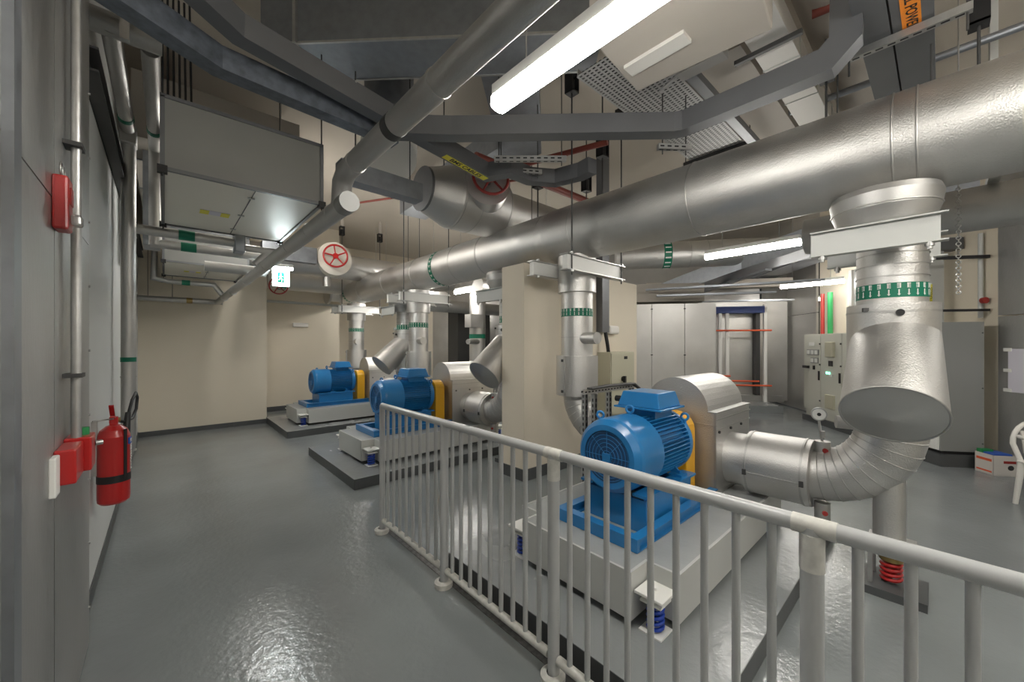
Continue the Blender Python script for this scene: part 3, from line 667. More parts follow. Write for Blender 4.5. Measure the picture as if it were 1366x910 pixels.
obj('strap_vertical', MB().obox((ex+.054, ey-.054, .87), (1, -1, 0), (1, 1, 0), (0, 0, 1), .002, .009, .155), 'black', t)
obj('label_patch', MB().obox((ex+.072, ey-.012, .945), (1, -.1, 0), (.1, 1, 0), (0, 0, 1), .004, .028, .02), 'label_blue', t)
text('label_print', 'PO', .03, (ex+.077, ey-.012, .945), (.1, 1, 0), (0, 0, 1), 'white', t, bold=.0008)
text('label_print', 'POWDER', .038, (ex+.078, ey-.018, .845), (0, 0, 1), (-.15, -1, 0), 'white', t, bold=.0008)
obj('wall_bracket', MB().box((-.33, ey-.02, .75), (-.305, ey+.02, 1.08)).cyl((-.32, ey-.06, 1.09), (ex, ey-.02, 1.09), .005, n=6), 'strut', t)
obj('pressure_dial', MB().cyl((ex+.02, ey, 1.08), (ex+.03, ey, 1.08), .014, n=12), 'brass', t)

# exit sign & emergency light
t = thing('exit_sign', 'glowing green and white emergency exit sign hanging near walkway pipe', 'exit sign', (1.1, 5.1, 2.3))
c = Vector((1.02, 5.2, 2.34)); d = Vector((1, .0, 0))
u = Vector((cos(radians(-15)), sin(radians(-15)), 0)); n_ = Vector((sin(radians(-15)), -cos(radians(-15)), 0))
obj('panel', MB().obox(c, u, (0, 0, 1), n_, .085, .10, .012), 'exitglow', t)
obj('top_housing', MB().obox(c+Vector((0, 0, .135)), u, (0, 0, 1), n_, .13, .016, .05), 'white', t, bevel=.008)
obj('emergency_lens', MB().obox(c+Vector((0, 0, .111)), u, (0, 0, 1), n_, .12, .009, .045), 'emlamp', t)
pc = c+n_*.0135
obj('pictogram', MB().obox(pc, u, (0, 0, 1), n_, .035, .06, .0008), 'exitgreen', t)
man = MB().cyl(pc+u*.0+Vector((0, 0, .038))+n_*.001, pc+Vector((0, 0, .038))+n_*.002, .008, n=12)
for a, b in (((0, .028), (-.004, -.005)), ((-.004, -.005), (-.018, -.03)), ((-.004, -.005), (.014, -.02)), ((.014, -.02), (.01, -.042)), ((0, .022), (.018, .008)), ((0, .022), (-.016, .006))):
    man.cyl(pc+u*a[0]+Vector((0, 0, a[1]))+n_*.0015, pc+u*b[0]+Vector((0, 0, b[1]))+n_*.0015, .0035, n=6)
obj('running_figure', man, 'exitglow', t)
obj('rod', MB().cyl(c+Vector((0, 0, .15)), (c.x, c.y, H), .005, n=6), 'strut', t)
tag(obj('wall_light', MB().box((2.28, 10.34, 1.98), (2.62, 10.4, 2.08)), 'plastic', bevel=.015), 'small white bulkhead fitting on the far cream wall', 'light fitting')

# ------------------------------------------------------------------ overhead trunking and ducts
def run(name, pts, w_, h_, m, label, cat, hang=None):
    t = thing(name, label, cat, pts[0])
    obj('channel', MB().duct(pts, w_, h_), m, t)
    return t
t = run('cable_trunking', [(-.36, 2.58, 3.27), (.24, 2.93, 3.27), (1.42, 3.03, 3.27)], .12, .14, 'galvblue', 'mottled galvanised cable trunking above near ceiling unit', 'trunking')
t = run('cable_trunking', [(-.3, 2.22, 3.38), (.32, 2.72, 3.38), (2.35, 2.98, 3.24), (2.46, 2.76, 3.24), (2.72, 2.76, 3.24), (2.95, 2.62, 3.24), (3.02, 2.35, 3.24), (3.0, 2.2, 3.24)], .11, .14, 'trunk', 'dark grey trunking with yellow lettered label and a step at its end', 'trunking')
lb = obj('label_plate', MB().obox((2.08, 2.945, 3.187), (2.03, .26, -.14), (-.26, 2.03, 0), (.14, 0, 2.03), .26, .035, .001), 'label_yellow', t)
text('label_print', 'BMS CABLES', .07, (2.08, 2.945, 3.1855), (2.03, .26, -.14), (.26, -2.03, 0), 'black', lb, bold=.0015)
for x in (1.0, .6): obj('bolt', MB().cyl((x, 2.75, 3.40), (x, 2.745, 3.40), .008, n=8), 'strut', t)
t = run('cable_trunking', [(1.25, 3.0, 3.28), (1.72, 2.62, 3.28), (2.98, 1.42, 3.28), (3.02, 1.35, 3.28), (3.03, .47, 3.28), (3.035, .38, 3.37), (3.04, .36, 4.48)], .12, .15, 'trunk', 'long dark grey trunking bending across the ceiling behind the bright lamp', 'trunking')
for y, lab in ((.275, 0), (.11, 1)):
    t = run('cable_trunking', [(1.6, y, 3.52), (6.5, y, 3.52)], .14 if lab == 0 else .17, .12, 'trunk', ['dark grey trunking left of the orange lettered one', 'dark grey trunking with an orange power label above the header'][lab], 'trunking')
    if lab:
        lb = obj('label_plate', MB().box((2.92, y-.035, 3.457), (3.32, y+.045, 3.459)), 'label_orange', t)
        text('label_print', 'SMALL POWER', .068, (3.12, y+.005, 3.4565), (1, 0, 0), (0, -1, 0), 'black', lb, bold=.001)
    else:
        lb = obj('label_plate', MB().prism([(3.33, y-.06, 3.457), (3.43, y-.06, 3.457), (3.43, y+.04, 3.457)], (0, 0, .002)), 'label_blue', t)
t = thing('strut_hanger', 'slotted zinc strut under the two dark trunkings', 'strut', (3.5, .15, 3.4))
obj('strut', MB().box((3.30, -.12, 3.40), (3.345, .42, 3.445)), 'strut', t)
sl = MB()
for i in range(9): sl.box((3.315, -.09+.055*i, 3.399), (3.33, -.055+.055*i, 3.4))
obj('slots', sl, 'black', t)
for y in (-.1, .40): obj('rod', MB().cyl((3.32, y, 3.3), (3.32, y, H), .006, n=6), 'darkmetal', t)
def strut(a, b, label, z1=H):
    t = thing('strut_hanger', label, 'strut', a)
    a = Vector(a); b = Vector(b); d = (b-a).normalized(); s_ = d.cross(Vector((0, 0, 1)))
    obj('strut', MB().obox((a+b)/2, d, s_, (0, 0, 1), (b-a).length/2, .021, .021), 'strut', t)
    n = int((b-a).length/.06); sl = MB()
    for i in range(n): sl.obox(a+d*(.03+.06*i)-Vector((0, 0, .0212)), d, s_, (0, 0, 1), .017, .006, .0006); sl.obox(a+d*(.03+.06*i)-s_*.0212, d, s_, (0, 0, 1), .017, .0006, .006); sl.obox(a+d*(.03+.06*i)+s_*.0212, d, s_, (0, 0, 1), .017, .0006, .006)
    obj('slots', sl, 'black', t)
    for p in (a+d*.04, b-d*.04): obj('rod', MB().cyl(p-Vector((0, 0, .06)), (p.x, p.y, z1), .005, n=6), 'darkmetal', t)
strut((2.15, 2.62, 3.18), (2.62, 2.2, 3.18), 'slotted zinc strut under the trunking beside red handwheel')
strut((2.38, 2.86, 3.24), (2.75, 2.62, 3.24), 'slotted zinc strut under the stepped trunking end')
strut((3.0, 1.55, 3.17), (3.22, 1.38, 3.17), 'short slotted strut under the bend of the long trunking')
tag(obj('hanger_tube', MB().cyl((2.45, .72, 3.44), (2.75, 1.40, 3.44), .012, n=8), 'strut'), 'slim steel tube beside the perforated tray', 'tube')
tag(obj('hanger_angle', MB().box((3.06, .60, 3.57), (3.09, 1.0, 3.60)), 'darkmetal'), 'dark angle iron crossing under the pale duct', 'bracket')
# perforated tray
t = thing('perforated_tray', 'wide perforated galvanised cable tray under the ceiling', 'cable tray', (3.5, 1.6, 3.6))
m = MB(); x0, x1, y0, y1 = 2.35, 4.40, 1.34, 1.86; nx, ny = 62, 13
for i in range(nx+1): x = x0+(x1-x0)*i/nx; m.box((x-.0085, y0, 3.600), (x+.0085, y1, 3.602))
for j in range(ny+1): y = y0+(y1-y0)*j/ny; m.box((x0, y-.0085, 3.5995), (x1, y+.0085, 3.6015))
obj('perforated_plate', m, 'traygrey', t)
for y in (y0, y1): obj('side_flange', MB().box((x0, y-.003, 3.60), (x1, y+.003, 3.66)), 'strut', t)
for x in (4.36,):
    obj('support_strut', MB().box((x-.02, y0-.08, 3.56), (x+.02, y1+.08, 3.598)), 'darkmetal', t)
    for y in (y0-.06, y1+.06): obj('rod', MB().cyl((x, y, 3.5), (x, y, H), .005, n=6), 'darkmetal', t)
t = thing('backing_cables', 'dark cables added over the perforated tray to darken its holes', 'cables', (3.5, 1.6, 3.61))  # cables spread over the full width so the tray holes look dark
for i in range(13): obj('cable', MB().tube([(2.38, 1.365+.039*i, 3.625), (3.1, 1.37+.038*i, 3.627), (3.8, 1.362+.0395*i, 3.625), (4.5, 1.365+.039*i, 3.625)], .0205, n=8), 'black', t)
# pale ducts
t = run('air_duct', [(2.7, .78, 3.68), (5.2, .78, 3.68)], .22, .15, 'duct_white', 'pale white board duct crossing above the dark trunking', 'duct')
for x in (3.35, 3.95, 4.55): obj('joint_band', MB().box((x-.004, .665, 3.60), (x+.004, .895, 3.76)), 'steelgrey', t)
t = run('air_duct', [(3.0, 1.08, 3.8), (6.0, 1.08, 3.8)], .28, .3, 'duct_beige', 'beige wrapped duct between pale duct and perforated tray', 'duct')
t = run('cable_trunking', [(2.4, 1.20, 3.5), (5.6, 1.20, 3.5)], .07, .06, 'trunk', 'thin dark trunking beside the perforated tray', 'trunking')
t = thing('air_duct', 'wide beige duct hood with clear edge flange right of the bright lamp', 'duct', (2.2, 1.0, 3.5))
m = MB(); m.obox((2.30, 1.05, 3.62), (1, .1, 0), (-.1, 1, 0), (0, 0, 1), .34, .42, .2); obj('hood', m, 'duct_beige', t, bevel=.01)
m = MB(); m.obox((2.34, 1.22, 3.408), (1, 0, 0), (0, 1, 0), (0, 0, 1), .055, .2, .012); obj('flange_tray', m, 'duct_white', t)
obj('end_section', MB().obox((2.69, 1.08, 3.45), (1, 0, 0), (0, 1, 0), (0, 0, 1), .05, .15, .03), 'alu2', t)
t = thing('air_duct', 'large beige rounded duct at upper right beyond the trunkings', 'duct', (4.4, .5, 3.9))
obj('duct_body', MB().tube([(3.1, .52, 4.05), (4.6, .52, 4.05), (6.2, .52, 4.1)], .20, n=24), 'duct_beige', t)
# big galvanised duct at top
t = thing('galvanised_duct', 'big dark galvanised duct with folded seams at top left', 'duct', (1.4, 3.0, 3.9))
a = Vector((.55, 3.50, 0)); b = Vector((2.4, 1.66, 0)); d = (b-a).normalized(); s_ = Vector((-d.y, d.x, 0))
if s_.dot(Vector((1, 1, 0))) < 0: s_ = -s_
q = [a, b, b+s_*.42, a+s_*.42]
obj('duct_body', MB().prism([Vector((p.x, p.y, 3.86)) for p in q], (0, 0, .55)), 'galv', t)
e = a+d*.28
m = MB().obox(Vector((e.x, e.y, 4.13))-s_*.01, d, s_, (0, 0, 1), .012, .018, .28); m.obox(Vector((e.x, e.y, 3.855))+s_*.2, d, s_, (0, 0, 1), .006, .22, .008)
m.obox((a+b)/2+Vector((0, 0, 3.86)), d, s_, (0, 0, 1), (b-a).length/2, .008, .008); m.obox((a+b)/2+s_*.42+Vector((0, 0, 3.86)), d, s_, (0, 0, 1), (b-a).length/2, .008, .008)
obj('seam', m, 'strut', t)
t = run('galvanised_duct', [(2.0, 2.3, 4.05), (3.2, 3.4, 4.05), (3.4, 6.5, 4.05)], .5, .3, 'galv', 'dark galvanised duct branch behind the overhead pipe', 'duct')
t = run('air_duct', [(.47, 5.0, 3.80), (.47, 8.9, 3.80)], 1.4, .62, 'dimduct', 'wide dim-toned duct added above the walkway ceiling units', 'duct')  # enlarged and dim in colour to darken the space above the units
for y in (5.6, 6.6, 7.6):
    obj('flange_joint', MB().box((-.24, y-.01, 3.48), (1.18, y+.01, 3.49)), 'galv', t)
tag(obj('cable_box', MB().box((.02, 4.6, 3.2), (.16, 4.75, 3.42)), 'darkmetal'), 'small dark control box on top of the near ceiling unit', 'box')
t = thing('cable_drop', 'group of dark cables dropping to the near ceiling unit', 'cables', (-.02, 4.2, 3.2))
for i in range(5): obj('cable', MB().cyl((.02+.035*i, 3.9, 3.14), (.02+.035*i, 4.3, 4.45), .008, n=6), 'black', t)
t = run('galvanised_duct', [(1.06, 3.3, 2.98), (1.8, 3.32, 2.98)], .14, .16, 'galv', 'dark galvanised duct arm behind the slim overhead pipe', 'duct')
for x in (1.2, 1.7): obj('rod', MB().cyl((x, 3.31, 3.05), (x, 3.31, H), .006, n=6), 'darkmetal', t)
t = thing('round_duct_collar', 'wide pale curved duct collar behind the slim overhead pipe', 'duct', (1.6, 4.0, 3.4))
obj('collar', MB().cyl((1.62, 3.6, 3.38), (1.68, 3.7, 3.55), .27, n=40), 'duct_white', t)
obj('neck', MB().cyl((1.68, 3.7, 3.55), (1.7, 3.75, 4.48), .24, n=36), 'galv', t)
# valves with red wheels
def wheel(parent, c, axis, R):
    w_ = obj('handwheel', MB().torus(c, axis, R, R*.085, 36, 8), 'red' if .205 < R else 'reddark', parent)
    m = MB(); ax = Vector(axis).normalized(); u_ = ax.orthogonal().normalized(); v_ = ax.cross(u_); c = Vector(c)
    for i in range(5):
        a_ = 2*pi*i/5+.3; e = u_*cos(a_)+v_*sin(a_); m.cyl(c, c+e*R, R*.08, R*.055, n=8)
    m.cyl(c-ax*.02, c+ax*.02, R*.25, n=16); obj('spokes', m, 'red' if .205 < R else 'reddark', w_)
t = thing('insulated_valve', 'big silver insulated valve with dark red handwheel above the header', 'valve', (2.9, 4, 3.2))
obj('body', MB().lathe([(.25, -.62), (.26, -.58), (.36, -.30), (.37, -.28), (.37, .45), (.30, .50), (0, .50)], (2.85, 4.0, 3.35), (1, 0, 0), 40), 'alu', t)
for x in (2.6, 2.85, 3.28): obj('joint_band', MB().torus((x, 4.0, 3.35), (1, 0, 0), .371, .006, 40, 6), 'alu2', t)
obj('dark_end', MB().cyl((2.2, 4.0, 3.35), (2.3, 4.0, 3.35), .25, n=30), 'trunk', t)
obj('bonnet', MB().cyl((2.98, 3.85, 3.40), (2.80, 3.52, 3.43), .26, n=36), 'alu', t)
obj('pipe', MB().cyl((3.3, 4.0, 3.35), (5.8, 4.0, 3.35), .28, n=36), 'alu', t)
obj('stem', MB().cyl((2.80, 3.52, 3.43), (2.735, 3.39, 3.44), .03, n=10), 'darkmetal', t)
wheel(t, (2.74, 3.40, 3.44), (-.45, -.85, .15), .20)
for x in (3.2, 2.5): obj('rod', MB().cyl((x, 4.0, 3.7), (x, 4.0, H), .008, n=6), 'darkmetal', t)
t = thing('insulated_valve', 'round insulated valve with bright red handwheel above the far motor', 'valve', (2.55, 8.2, 3.0))
obj('body', MB().cyl((2.55, 8.15, 3.28), (2.55, 8.6, 3.28), .33, n=40), 'fcu', t)
obj('pipe', MB().tube([(1.0, 8.5, 3.2), (5.5, 8.5, 3.2)], .26, n=32), 'alu', t)
obj('duct_piece', MB().box((1.3, 8.1, 3.12), (2.2, 8.3, 3.42)), 'galv', t)
wheel(t, (2.52, 8.02, 3.31), (-.25, -1, 0), .215)
obj('stem', MB().cyl((2.52, 8.02, 3.31), (2.55, 8.2, 3.30), .03, n=10), 'darkmetal', t)
obj('drop_stub', MB().cyl((2.5, 8.5, 3.0), (2.5, 8.5, 2.75), .08, n=16), 'alu', t)
t = thing('insulated_pipe', 'silver insulated pipe with green band behind the exit sign', 'pipe', (2.2, 9.6, 2.9))
obj('run', MB().cyl((1.62, 9.7, 3.0), (5.6, 9.7, 3.0), .24, n=32), 'alu', t)
obj('marker_band', MB().cyl((1.82, 9.7, 3.0), (1.98, 9.7, 3.0), .243, n=32), 'green', t)
mk = MB()
for i in range(16):
    a_ = 2*pi*i/16; e = Vector((0, cos(a_), sin(a_))); mk.obox(Vector((1.9, 9.7, 3.0))+e*.245, (1, 0, 0), e.cross(Vector((1, 0, 0))), e, .065, .012, .001)
obj('marker_print', mk, 'white', t)
wheel(t, (1.80, 9.4, 2.80), (-.2, -1, 0), .17)
t = thing('wall_pipe', 'thin grey pipe along the top of the far cream wall', 'pipe', (2.4, 10.3, 2.5))
obj('run', MB().cyl((1.53, 10.3, 2.55), (3.9, 10.3, 2.55), .03, n=12), 'steelgrey', t)
# red sprinkler pipes
t = thing('sprinkler_pipe', 'thin dark red sprinkler pipe crossing under the ceiling in the middle', 'pipe', (3, 4, 4))
obj('run', MB().cyl((1.6, 8.3, 4.0), (4.6, 3.2, 4.05), .018, n=10), 'redpipe', t)
t = thing('sprinkler_pipe', 'thick dark red pipe behind the trunking right of the handwheel', 'pipe', (3.2, 3.3, 3.5))
obj('run', MB().cyl((2.45, 3.3, 3.55), (5.6, 3.3, 3.55), .045, n=14), 'redpipe', t)
obj('branch', MB().cyl((2.9, 3.3, 3.55), (3.25, 2.2, 3.55), .03, n=12), 'redpipe', t)
t = thing('sprinkler_pipe', 'dark red pipe at upper right beside the orange labelled trunking', 'pipe', (4.2, .1, 3.9))
obj('run', MB().cyl((3.35, .6, 3.85), (3.75, -1.6, 3.85), .03, n=12), 'redpipe', t)
for i, (x, z) in enumerate(((4.3, 3.7), (4.6, 3.6))):
    tag(obj('ceiling_conduit', MB().cyl((x, 1.0, z), (x, -3, z), .028, n=12), 'galv'), ['upper', 'lower'][i]+' thin galvanised conduit above the header at upper right', 'conduit')
for i, (x, y) in enumerate(((3.72, .58), (3.80, -.16), (3.48, 2.42), (3.55, 3.45), (4.1, 3.1))):
    t = thing('spring_hanger', ['black spring hanger by the pale duct end', 'black spring hanger beside orange labelled trunking', 'black spring hanger under the long trunking middle', 'black spring hanger below the stepped trunking', 'black spring hanger behind the trunking curve'][i], 'spring hanger', (x, y, 3.5))
    z = 3.55
    obj('hanger_box', MB().box((x-.055, y-.045, z), (x-.045, y+.045, z+.22)).box((x+.045, y-.045, z), (x+.055, y+.045, z+.22)).box((x-.055, y-.045, z), (x+.055, y+.045, z+.014)).box((x-.055, y-.045, z+.206), (x+.055, y+.045, z+.22)), 'black', t)
    obj('coil', MB().cyl((x, y, z+.014), (x, y, z+.15), .036, n=14), 'black', t)
    obj('rod', MB().cyl((x, y, 3.05), (x, y, H), .008, n=8), 'darkmetal', t)
# second header at right, lateral ducts beyond
t = thing('header_pipe', 'silver insulated pipe at right edge above the grey cabinet', 'pipe', (4.9, 0, 2.4))
obj('run', MB().cyl((4.75, .9, 2.62), (4.75, -3.4, 2.62), .17, n=36), 'alu2', t)
obj('support_bracket', MB().box((4.5, -.30, 2.80), (4.95, -.24, 2.86)).box((4.65, -.29, 2.86), (4.80, -.25, H)), 'steelgrey', t)
t = thing('insulated_pipe', 'silver insulated pipe with green band right of the column top', 'pipe', cs(2.4, 8, 3))
obj('run', MB().cyl(cs(.6, 7.6, 3.22), cs(3.2, 7.6, 3.22), .24, n=32), 'alu', t)
obj('marker_band', MB().cyl(cs(1.44, 7.6, 3.22), cs(1.58, 7.6, 3.22), .243, n=32), 'green', t)
mk = MB()
for i in range(16):
    a_ = 2*pi*i/16; e = (DD*cos(a_)+Vector((0, 0, 1))*sin(a_)); mk.obox(cs(1.51, 7.6, 3.22)+e*.245, CC, e.cross(CC), e, .05, .012, .001)
obj('marker_print', mk, 'white', t)
for c_ in (1.9, 2.2, 2.8): obj('joint_band', MB().torus(cs(c_, 7.6, 3.22), CC, .241, .005, 32, 5), 'alu2', t)
t = run('galvanised_duct', [cs(1.9, 9.2, 2.75), cs(3.0, 7.6, 3.05), cs(3.5, 6.0, 3.1), cs(3.6, 4.6, 3.1)], .55, .3, 'galv', 'wide dark galvanised duct bending away under far lamps', 'duct')
t = run('galvanised_duct', [cs(4.4, 11.5, 3.35), cs(4.4, 6.4, 3.35)], .5, .3, 'galv', 'dark duct running back above the control panels', 'duct')
t = run('air_duct', [cs(1.6, 10.6, 3.05), cs(4.9, 10.4, 3.05)], .35, .2, 'duct_beige', 'pale flat duct across the far end above blue shutter', 'duct')
tag(obj('ceiling_bulkhead', cbox(MB(), .9, 2.35, 8.2, 9.0, 2.42, 2.78), 'dimduct'), 'dark sheet metal bulkhead on top of the metal enclosure', 'bulkhead')
# struts and wires under far ceiling
for i, (c0, s0, c1, s1, z) in enumerate(((1.2, 7.9, 3.9, 7.2, 2.62), (1.4, 7.9, 3.4, 7.7, 2.5), (2.2, 9.6, 4.6, 9.6, 2.55), (2.6, 10.0, 2.9, 6.8, 2.75))):
    tag(obj('cable_ladder', MB().duct([cs(c0, s0, z), cs(c1, s1, z)], .10, .035), 'galv'), ['nearest', 'second', 'third', 'lengthwise'][i]+' slim grey cable ladder beyond the header at right', 'cable ladder')

# ------------------------------------------------------------------ right hand equipment
t = thing('metal_enclosure', 'tall pale metal sheet enclosure right of the cream column', 'enclosure', cs(1.8, 8.4, 0))
for c0, c1 in ((.75, 1.32), (1.32, 1.93), (1.93, 2.50)):
    obj('sheet', cbox(MB(), c0+.005, c1-.005, 7.98, 8.02, .08, 2.35), 'clad2', t)
obj('side_sheet', cbox(MB(), 2.47, 2.50, 8.02, 9.4, .08, 2.35), 'clad2', t); obj('top_sheet', cbox(MB(), .75, 2.5, 8.02, 9.4, 2.33, 2.35), 'clad2', t)
for c_ in (1.32, 1.93):
    for z in (2.25, 1.35): obj('clip', cbox(MB(), c_-.02, c_+.02, 7.965, 7.98, z-.01, z+.01), 'darkmetal', t)
# shutter with blue box
t = thing('shutter_door', 'metal shutter opening with dark blue head box and white posts', 'shutter', cs(3.9, 10.6, 0))
obj('head_box', cbox(MB(), 2.9, 4.31, 10.3, 10.6, 2.33, 2.49), 'bluebox', t)
for c_ in (3.34, 3.50, 4.35): obj('post', cbox(MB(), c_-.035, c_+.035, 10.35, 10.42, .15, 2.33 if c_ < 4 else 2.53), 'white', t)
obj('shutter_leaf', cbox(MB(), 3.0, 5.0, 10.72, 10.76, .15, 2.7), 'clad2', t)
obj('dark_gap', cbox(MB(), 4.20, 4.29, 10.5, 10.7, .3, 2.33), 'darkmetal', t)  # dark strip standing in for the shaded gap beside the post
obj('sill', cbox(MB(), 2.9, 4.8, 10.45, 10.6, .15, .30), 'alu2', t)
o = obj('floor_step', cbox(MB(), 2.3, 4.45, 9.72, 10.7, 0, .15), 'plinth'); tag(o, 'low grey floor step in front of the shutter', 'step')
for i, (c0, c1, z, s_) in enumerate(((2.75, 4.46, 1.90, 10.3), (2.75, 3.55, .78, 10.3), (2.75, 4.2, .66, 10.3), (2.75, 4.46, .56, 10.24))):
    tag(obj('barrier_bar', MB().cyl(cs(c0, s_, z), cs(c1, s_+.02*i, z), .022, n=12), 'orange'), ['upper orange barrier bar across the shutter', 'short orange barrier bar above the low pair', 'shorter of the two low orange bars', 'lowest and longer orange barrier bar'][i], 'barrier')
# MCC row along wall c=5.1
t = thing('control_panel', 'row of pale grey control panel doors facing the open floor', 'control panel', cs(4.8, 8, 0))
xs = [9.0, 8.42, 7.80, 7.25, 6.7, 6.16]
obj('cabinet_body', cbox(MB(), 4.53, 5.08, 6.16, 9.0, .24, 1.76), 'mcc', t)
obj('cabinet_plinth', cbox(MB(), 4.5, 5.08, 6.16, 9.05, 0, .12), 'plinthside', t)
obj('base_frame', cbox(MB(), 4.54, 5.08, 6.16, 8.98, .12, .24), 'mcc', t)
for i in range(5):
    a_, b_ = xs[i+1], xs[i]
    dr = obj('door', cbox(MB(), 4.505, 4.53, a_+.008, b_-.008, .25, 1.75), 'mcc', t)
    obj('handle', cbox(MB(), 4.485, 4.505, a_+.03, a_+.06, .86, 1.04), 'black', dr)
    for z in (.45, 1.15, 1.55): obj('hinge', cbox(MB(), 4.495, 4.505, a_+.01, a_+.04, z, z+.03), 'darkmetal', dr)
m = MB(); cbox(m, 4.496, 4.506, 8.47, 8.875, 1.345, 1.455); cbox(m, 4.496, 4.506, 8.49, 8.745, 1.185, 1.295); obj('meter_frame', m, 'mccgrey', t)
for j in range(3): obj('meter', cbox(MB(), 4.49, 4.505, 8.86-.13*j-.09, 8.86-.13*j, 1.36, 1.44), 'white', t)
for j in range(2): obj('meter', cbox(MB(), 4.49, 4.505, 8.73-.13*j-.09, 8.73-.13*j, 1.20, 1.28), 'white', t)
obj('name_plate', cbox(MB(), 4.498, 4.505, 8.62, 8.80, 1.53, 1.60), 'white', t)
obj('isolator', MB().obox(cs(4.48, 8.88, 1.10), CC, DD, (0, 0, 1), .02, .09, .025).obox(cs(4.49, 8.62, 1.10), CC, DD, (0, 0, 1), .012, .02, .04), 'black', t)
for z0, z1 in ((1.32, 1.60), (.36, .62)): obj('vent_cover', cbox(MB(), 4.46, 4.505, 7.98, 8.22, z0, z1), 'beigecab', t, bevel=.01)
obj('display', cbox(MB(), 4.49, 4.505, 8.05, 8.16, 1.15, 1.25), 'darkmetal', t)
for j in range(2): obj('indicator_lamp', MB().cyl(cs(4.505, 8.22-.07*j, 1.02), cs(4.49, 8.22-.07*j, 1.02), .022, n=12), 'indicator', t)
obj('selector', cbox(MB(), 4.49, 4.505, 8.04, 8.14, .96, 1.0), 'white', t)
t = thing('control_panel', 'tall plain grey cabinet beside the carton and white chair', 'cabinet', cs(4.75, 6.0, 0))
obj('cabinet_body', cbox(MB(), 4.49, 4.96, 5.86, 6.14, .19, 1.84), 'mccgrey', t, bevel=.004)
obj('painted_lit_side', cbox(MB(), 4.475, 4.49, 5.875, 6.14, .20, 1.83), 'white', t)  # light falling on this side is painted in as white
obj('under_gap', cbox(MB(), 4.52, 4.94, 5.88, 6.14, .15, .19), 'black', t)
obj('cabinet_plinth', cbox(MB(), 4.46, 5.0, 5.82, 6.15, 0, .15), 'plinthside', t)
for z in (.3, 1.0, 1.7): obj('screw', MB().cyl(cs(4.94, 5.86, z), cs(4.94, 5.855, z), .008, n=8), 'darkmetal', t)
# trunking and pipes above panels
for i, (c_, s_, w_, m_) in enumerate(((4.52, 6.6, .09, 'trunk'), (4.86, 6.45, .09, 'steelgrey'))):
    t = thing('cable_trunking', ['dark', 'pale grey'][i]+' vertical trunking with yellow label above the grey cabinet', 'trunking', cs(c_, s_, 1.9))
    obj('channel', cbox(MB(), c_-w_, c_+w_, s_-.05, s_+.05, 1.84, 3.0), m_, t)
    lb = obj('label_plate', cbox(MB(), c_-w_-.002, c_-w_+.04, s_-.053, s_-.05, 2.05, 2.40), 'label_yellow', t)
    text('label_print', 'BMS CABLES', .05, cs(c_-w_+.02, s_-.0545, 2.22), (0, 0, 1), -CC, 'black', lb)
t = thing('chain', 'steel hoist chain hanging in front of the grey cabinet', 'chain', cs(4.4, 5.4, 1.9))
top = Vector((3.98, -.08, 0)); m = MB(); n = 36
for i in range(n):
    z = 2.62-.0205*i; ax = (1, 0, 0) if i % 2 else (0, 1, 0)
    m.torus((top.x, top.y, z), ax, .011, .0035, 10, 5)
obj('links', m, 'strut', t); obj('cord', MB().cyl((top.x, top.y, 2.6), (top.x, top.y, H), .004, n=6), 'strut', t)
for i, (s_, m_, r_) in enumerate(((9.0, 'reddark', .035), (8.75, 'greenpipe', .045))):
    tag(obj('riser_pipe', MB().cyl(cs(4.85, s_, 1.76), cs(4.85, s_, 2.6), r_, n=14), m_), ['thin red pipe rising from the control panels', 'bright green pipe rising from the control panels'][i], 'pipe')
for i, (s_, m_) in enumerate(((8.0, 'white'), (7.85, 'steelgrey'), (7.7, 'white'), (7.2, 'steelgrey'))):
    tag(obj('cable_duct', cbox(MB(), 4.75, 4.83, s_-.04, s_+.04, 1.76, 2.9), m_), ['first pale', 'grey middle', 'third pale', 'last grey'][i]+' vertical conduit rising above the control panels', 'conduit')
t = thing('wall_valve_pipe', 'pale vertical pipe with red gauge on the cream wall at right', 'pipe', cs(5.0, 5.9, 2))
obj('pipe', MB().cyl(cs(5.08, 6.05, 1.9), cs(5.08, 6.05, 3.0), .025, n=12), 'steelgrey', t); obj('gauge', MB().cyl(cs(5.06, 6.0, 2.12), cs(5.06, 5.96, 2.12), .04, n=14), 'reddark', t)
obj('bracket', cbox(MB(), 4.6, 5.1, 5.95, 5.99, 1.98, 2.01), 'black', t); obj('bracket', cbox(MB(), 4.5, 5.1, 5.95, 5.99, 2.66, 2.70), 'black', t)
o = obj('duct_beam', cbox(MB(), 4.2, 5.1, 6.3, 6.5, 2.86, 3.02), 'trunk'); tag(o, 'dark horizontal trunking above the grey cabinet', 'trunking')
# paper
t = thing('paper_sheet', 'lilac paper sheet taped to metal partition at right edge', 'paper', cs(5.06, 5.2, 1))
obj('sheet', cbox(MB(), 5.062, 5.066, 5.1, 5.70, .98, 1.50), 'paper', t)
for z in (1.0, 1.24, 1.49): obj('tape', cbox(MB(), 5.058, 5.062, 5.66, 5.75, z-.02, z+.02), 'label_yellow' if 0 else 'white', t)
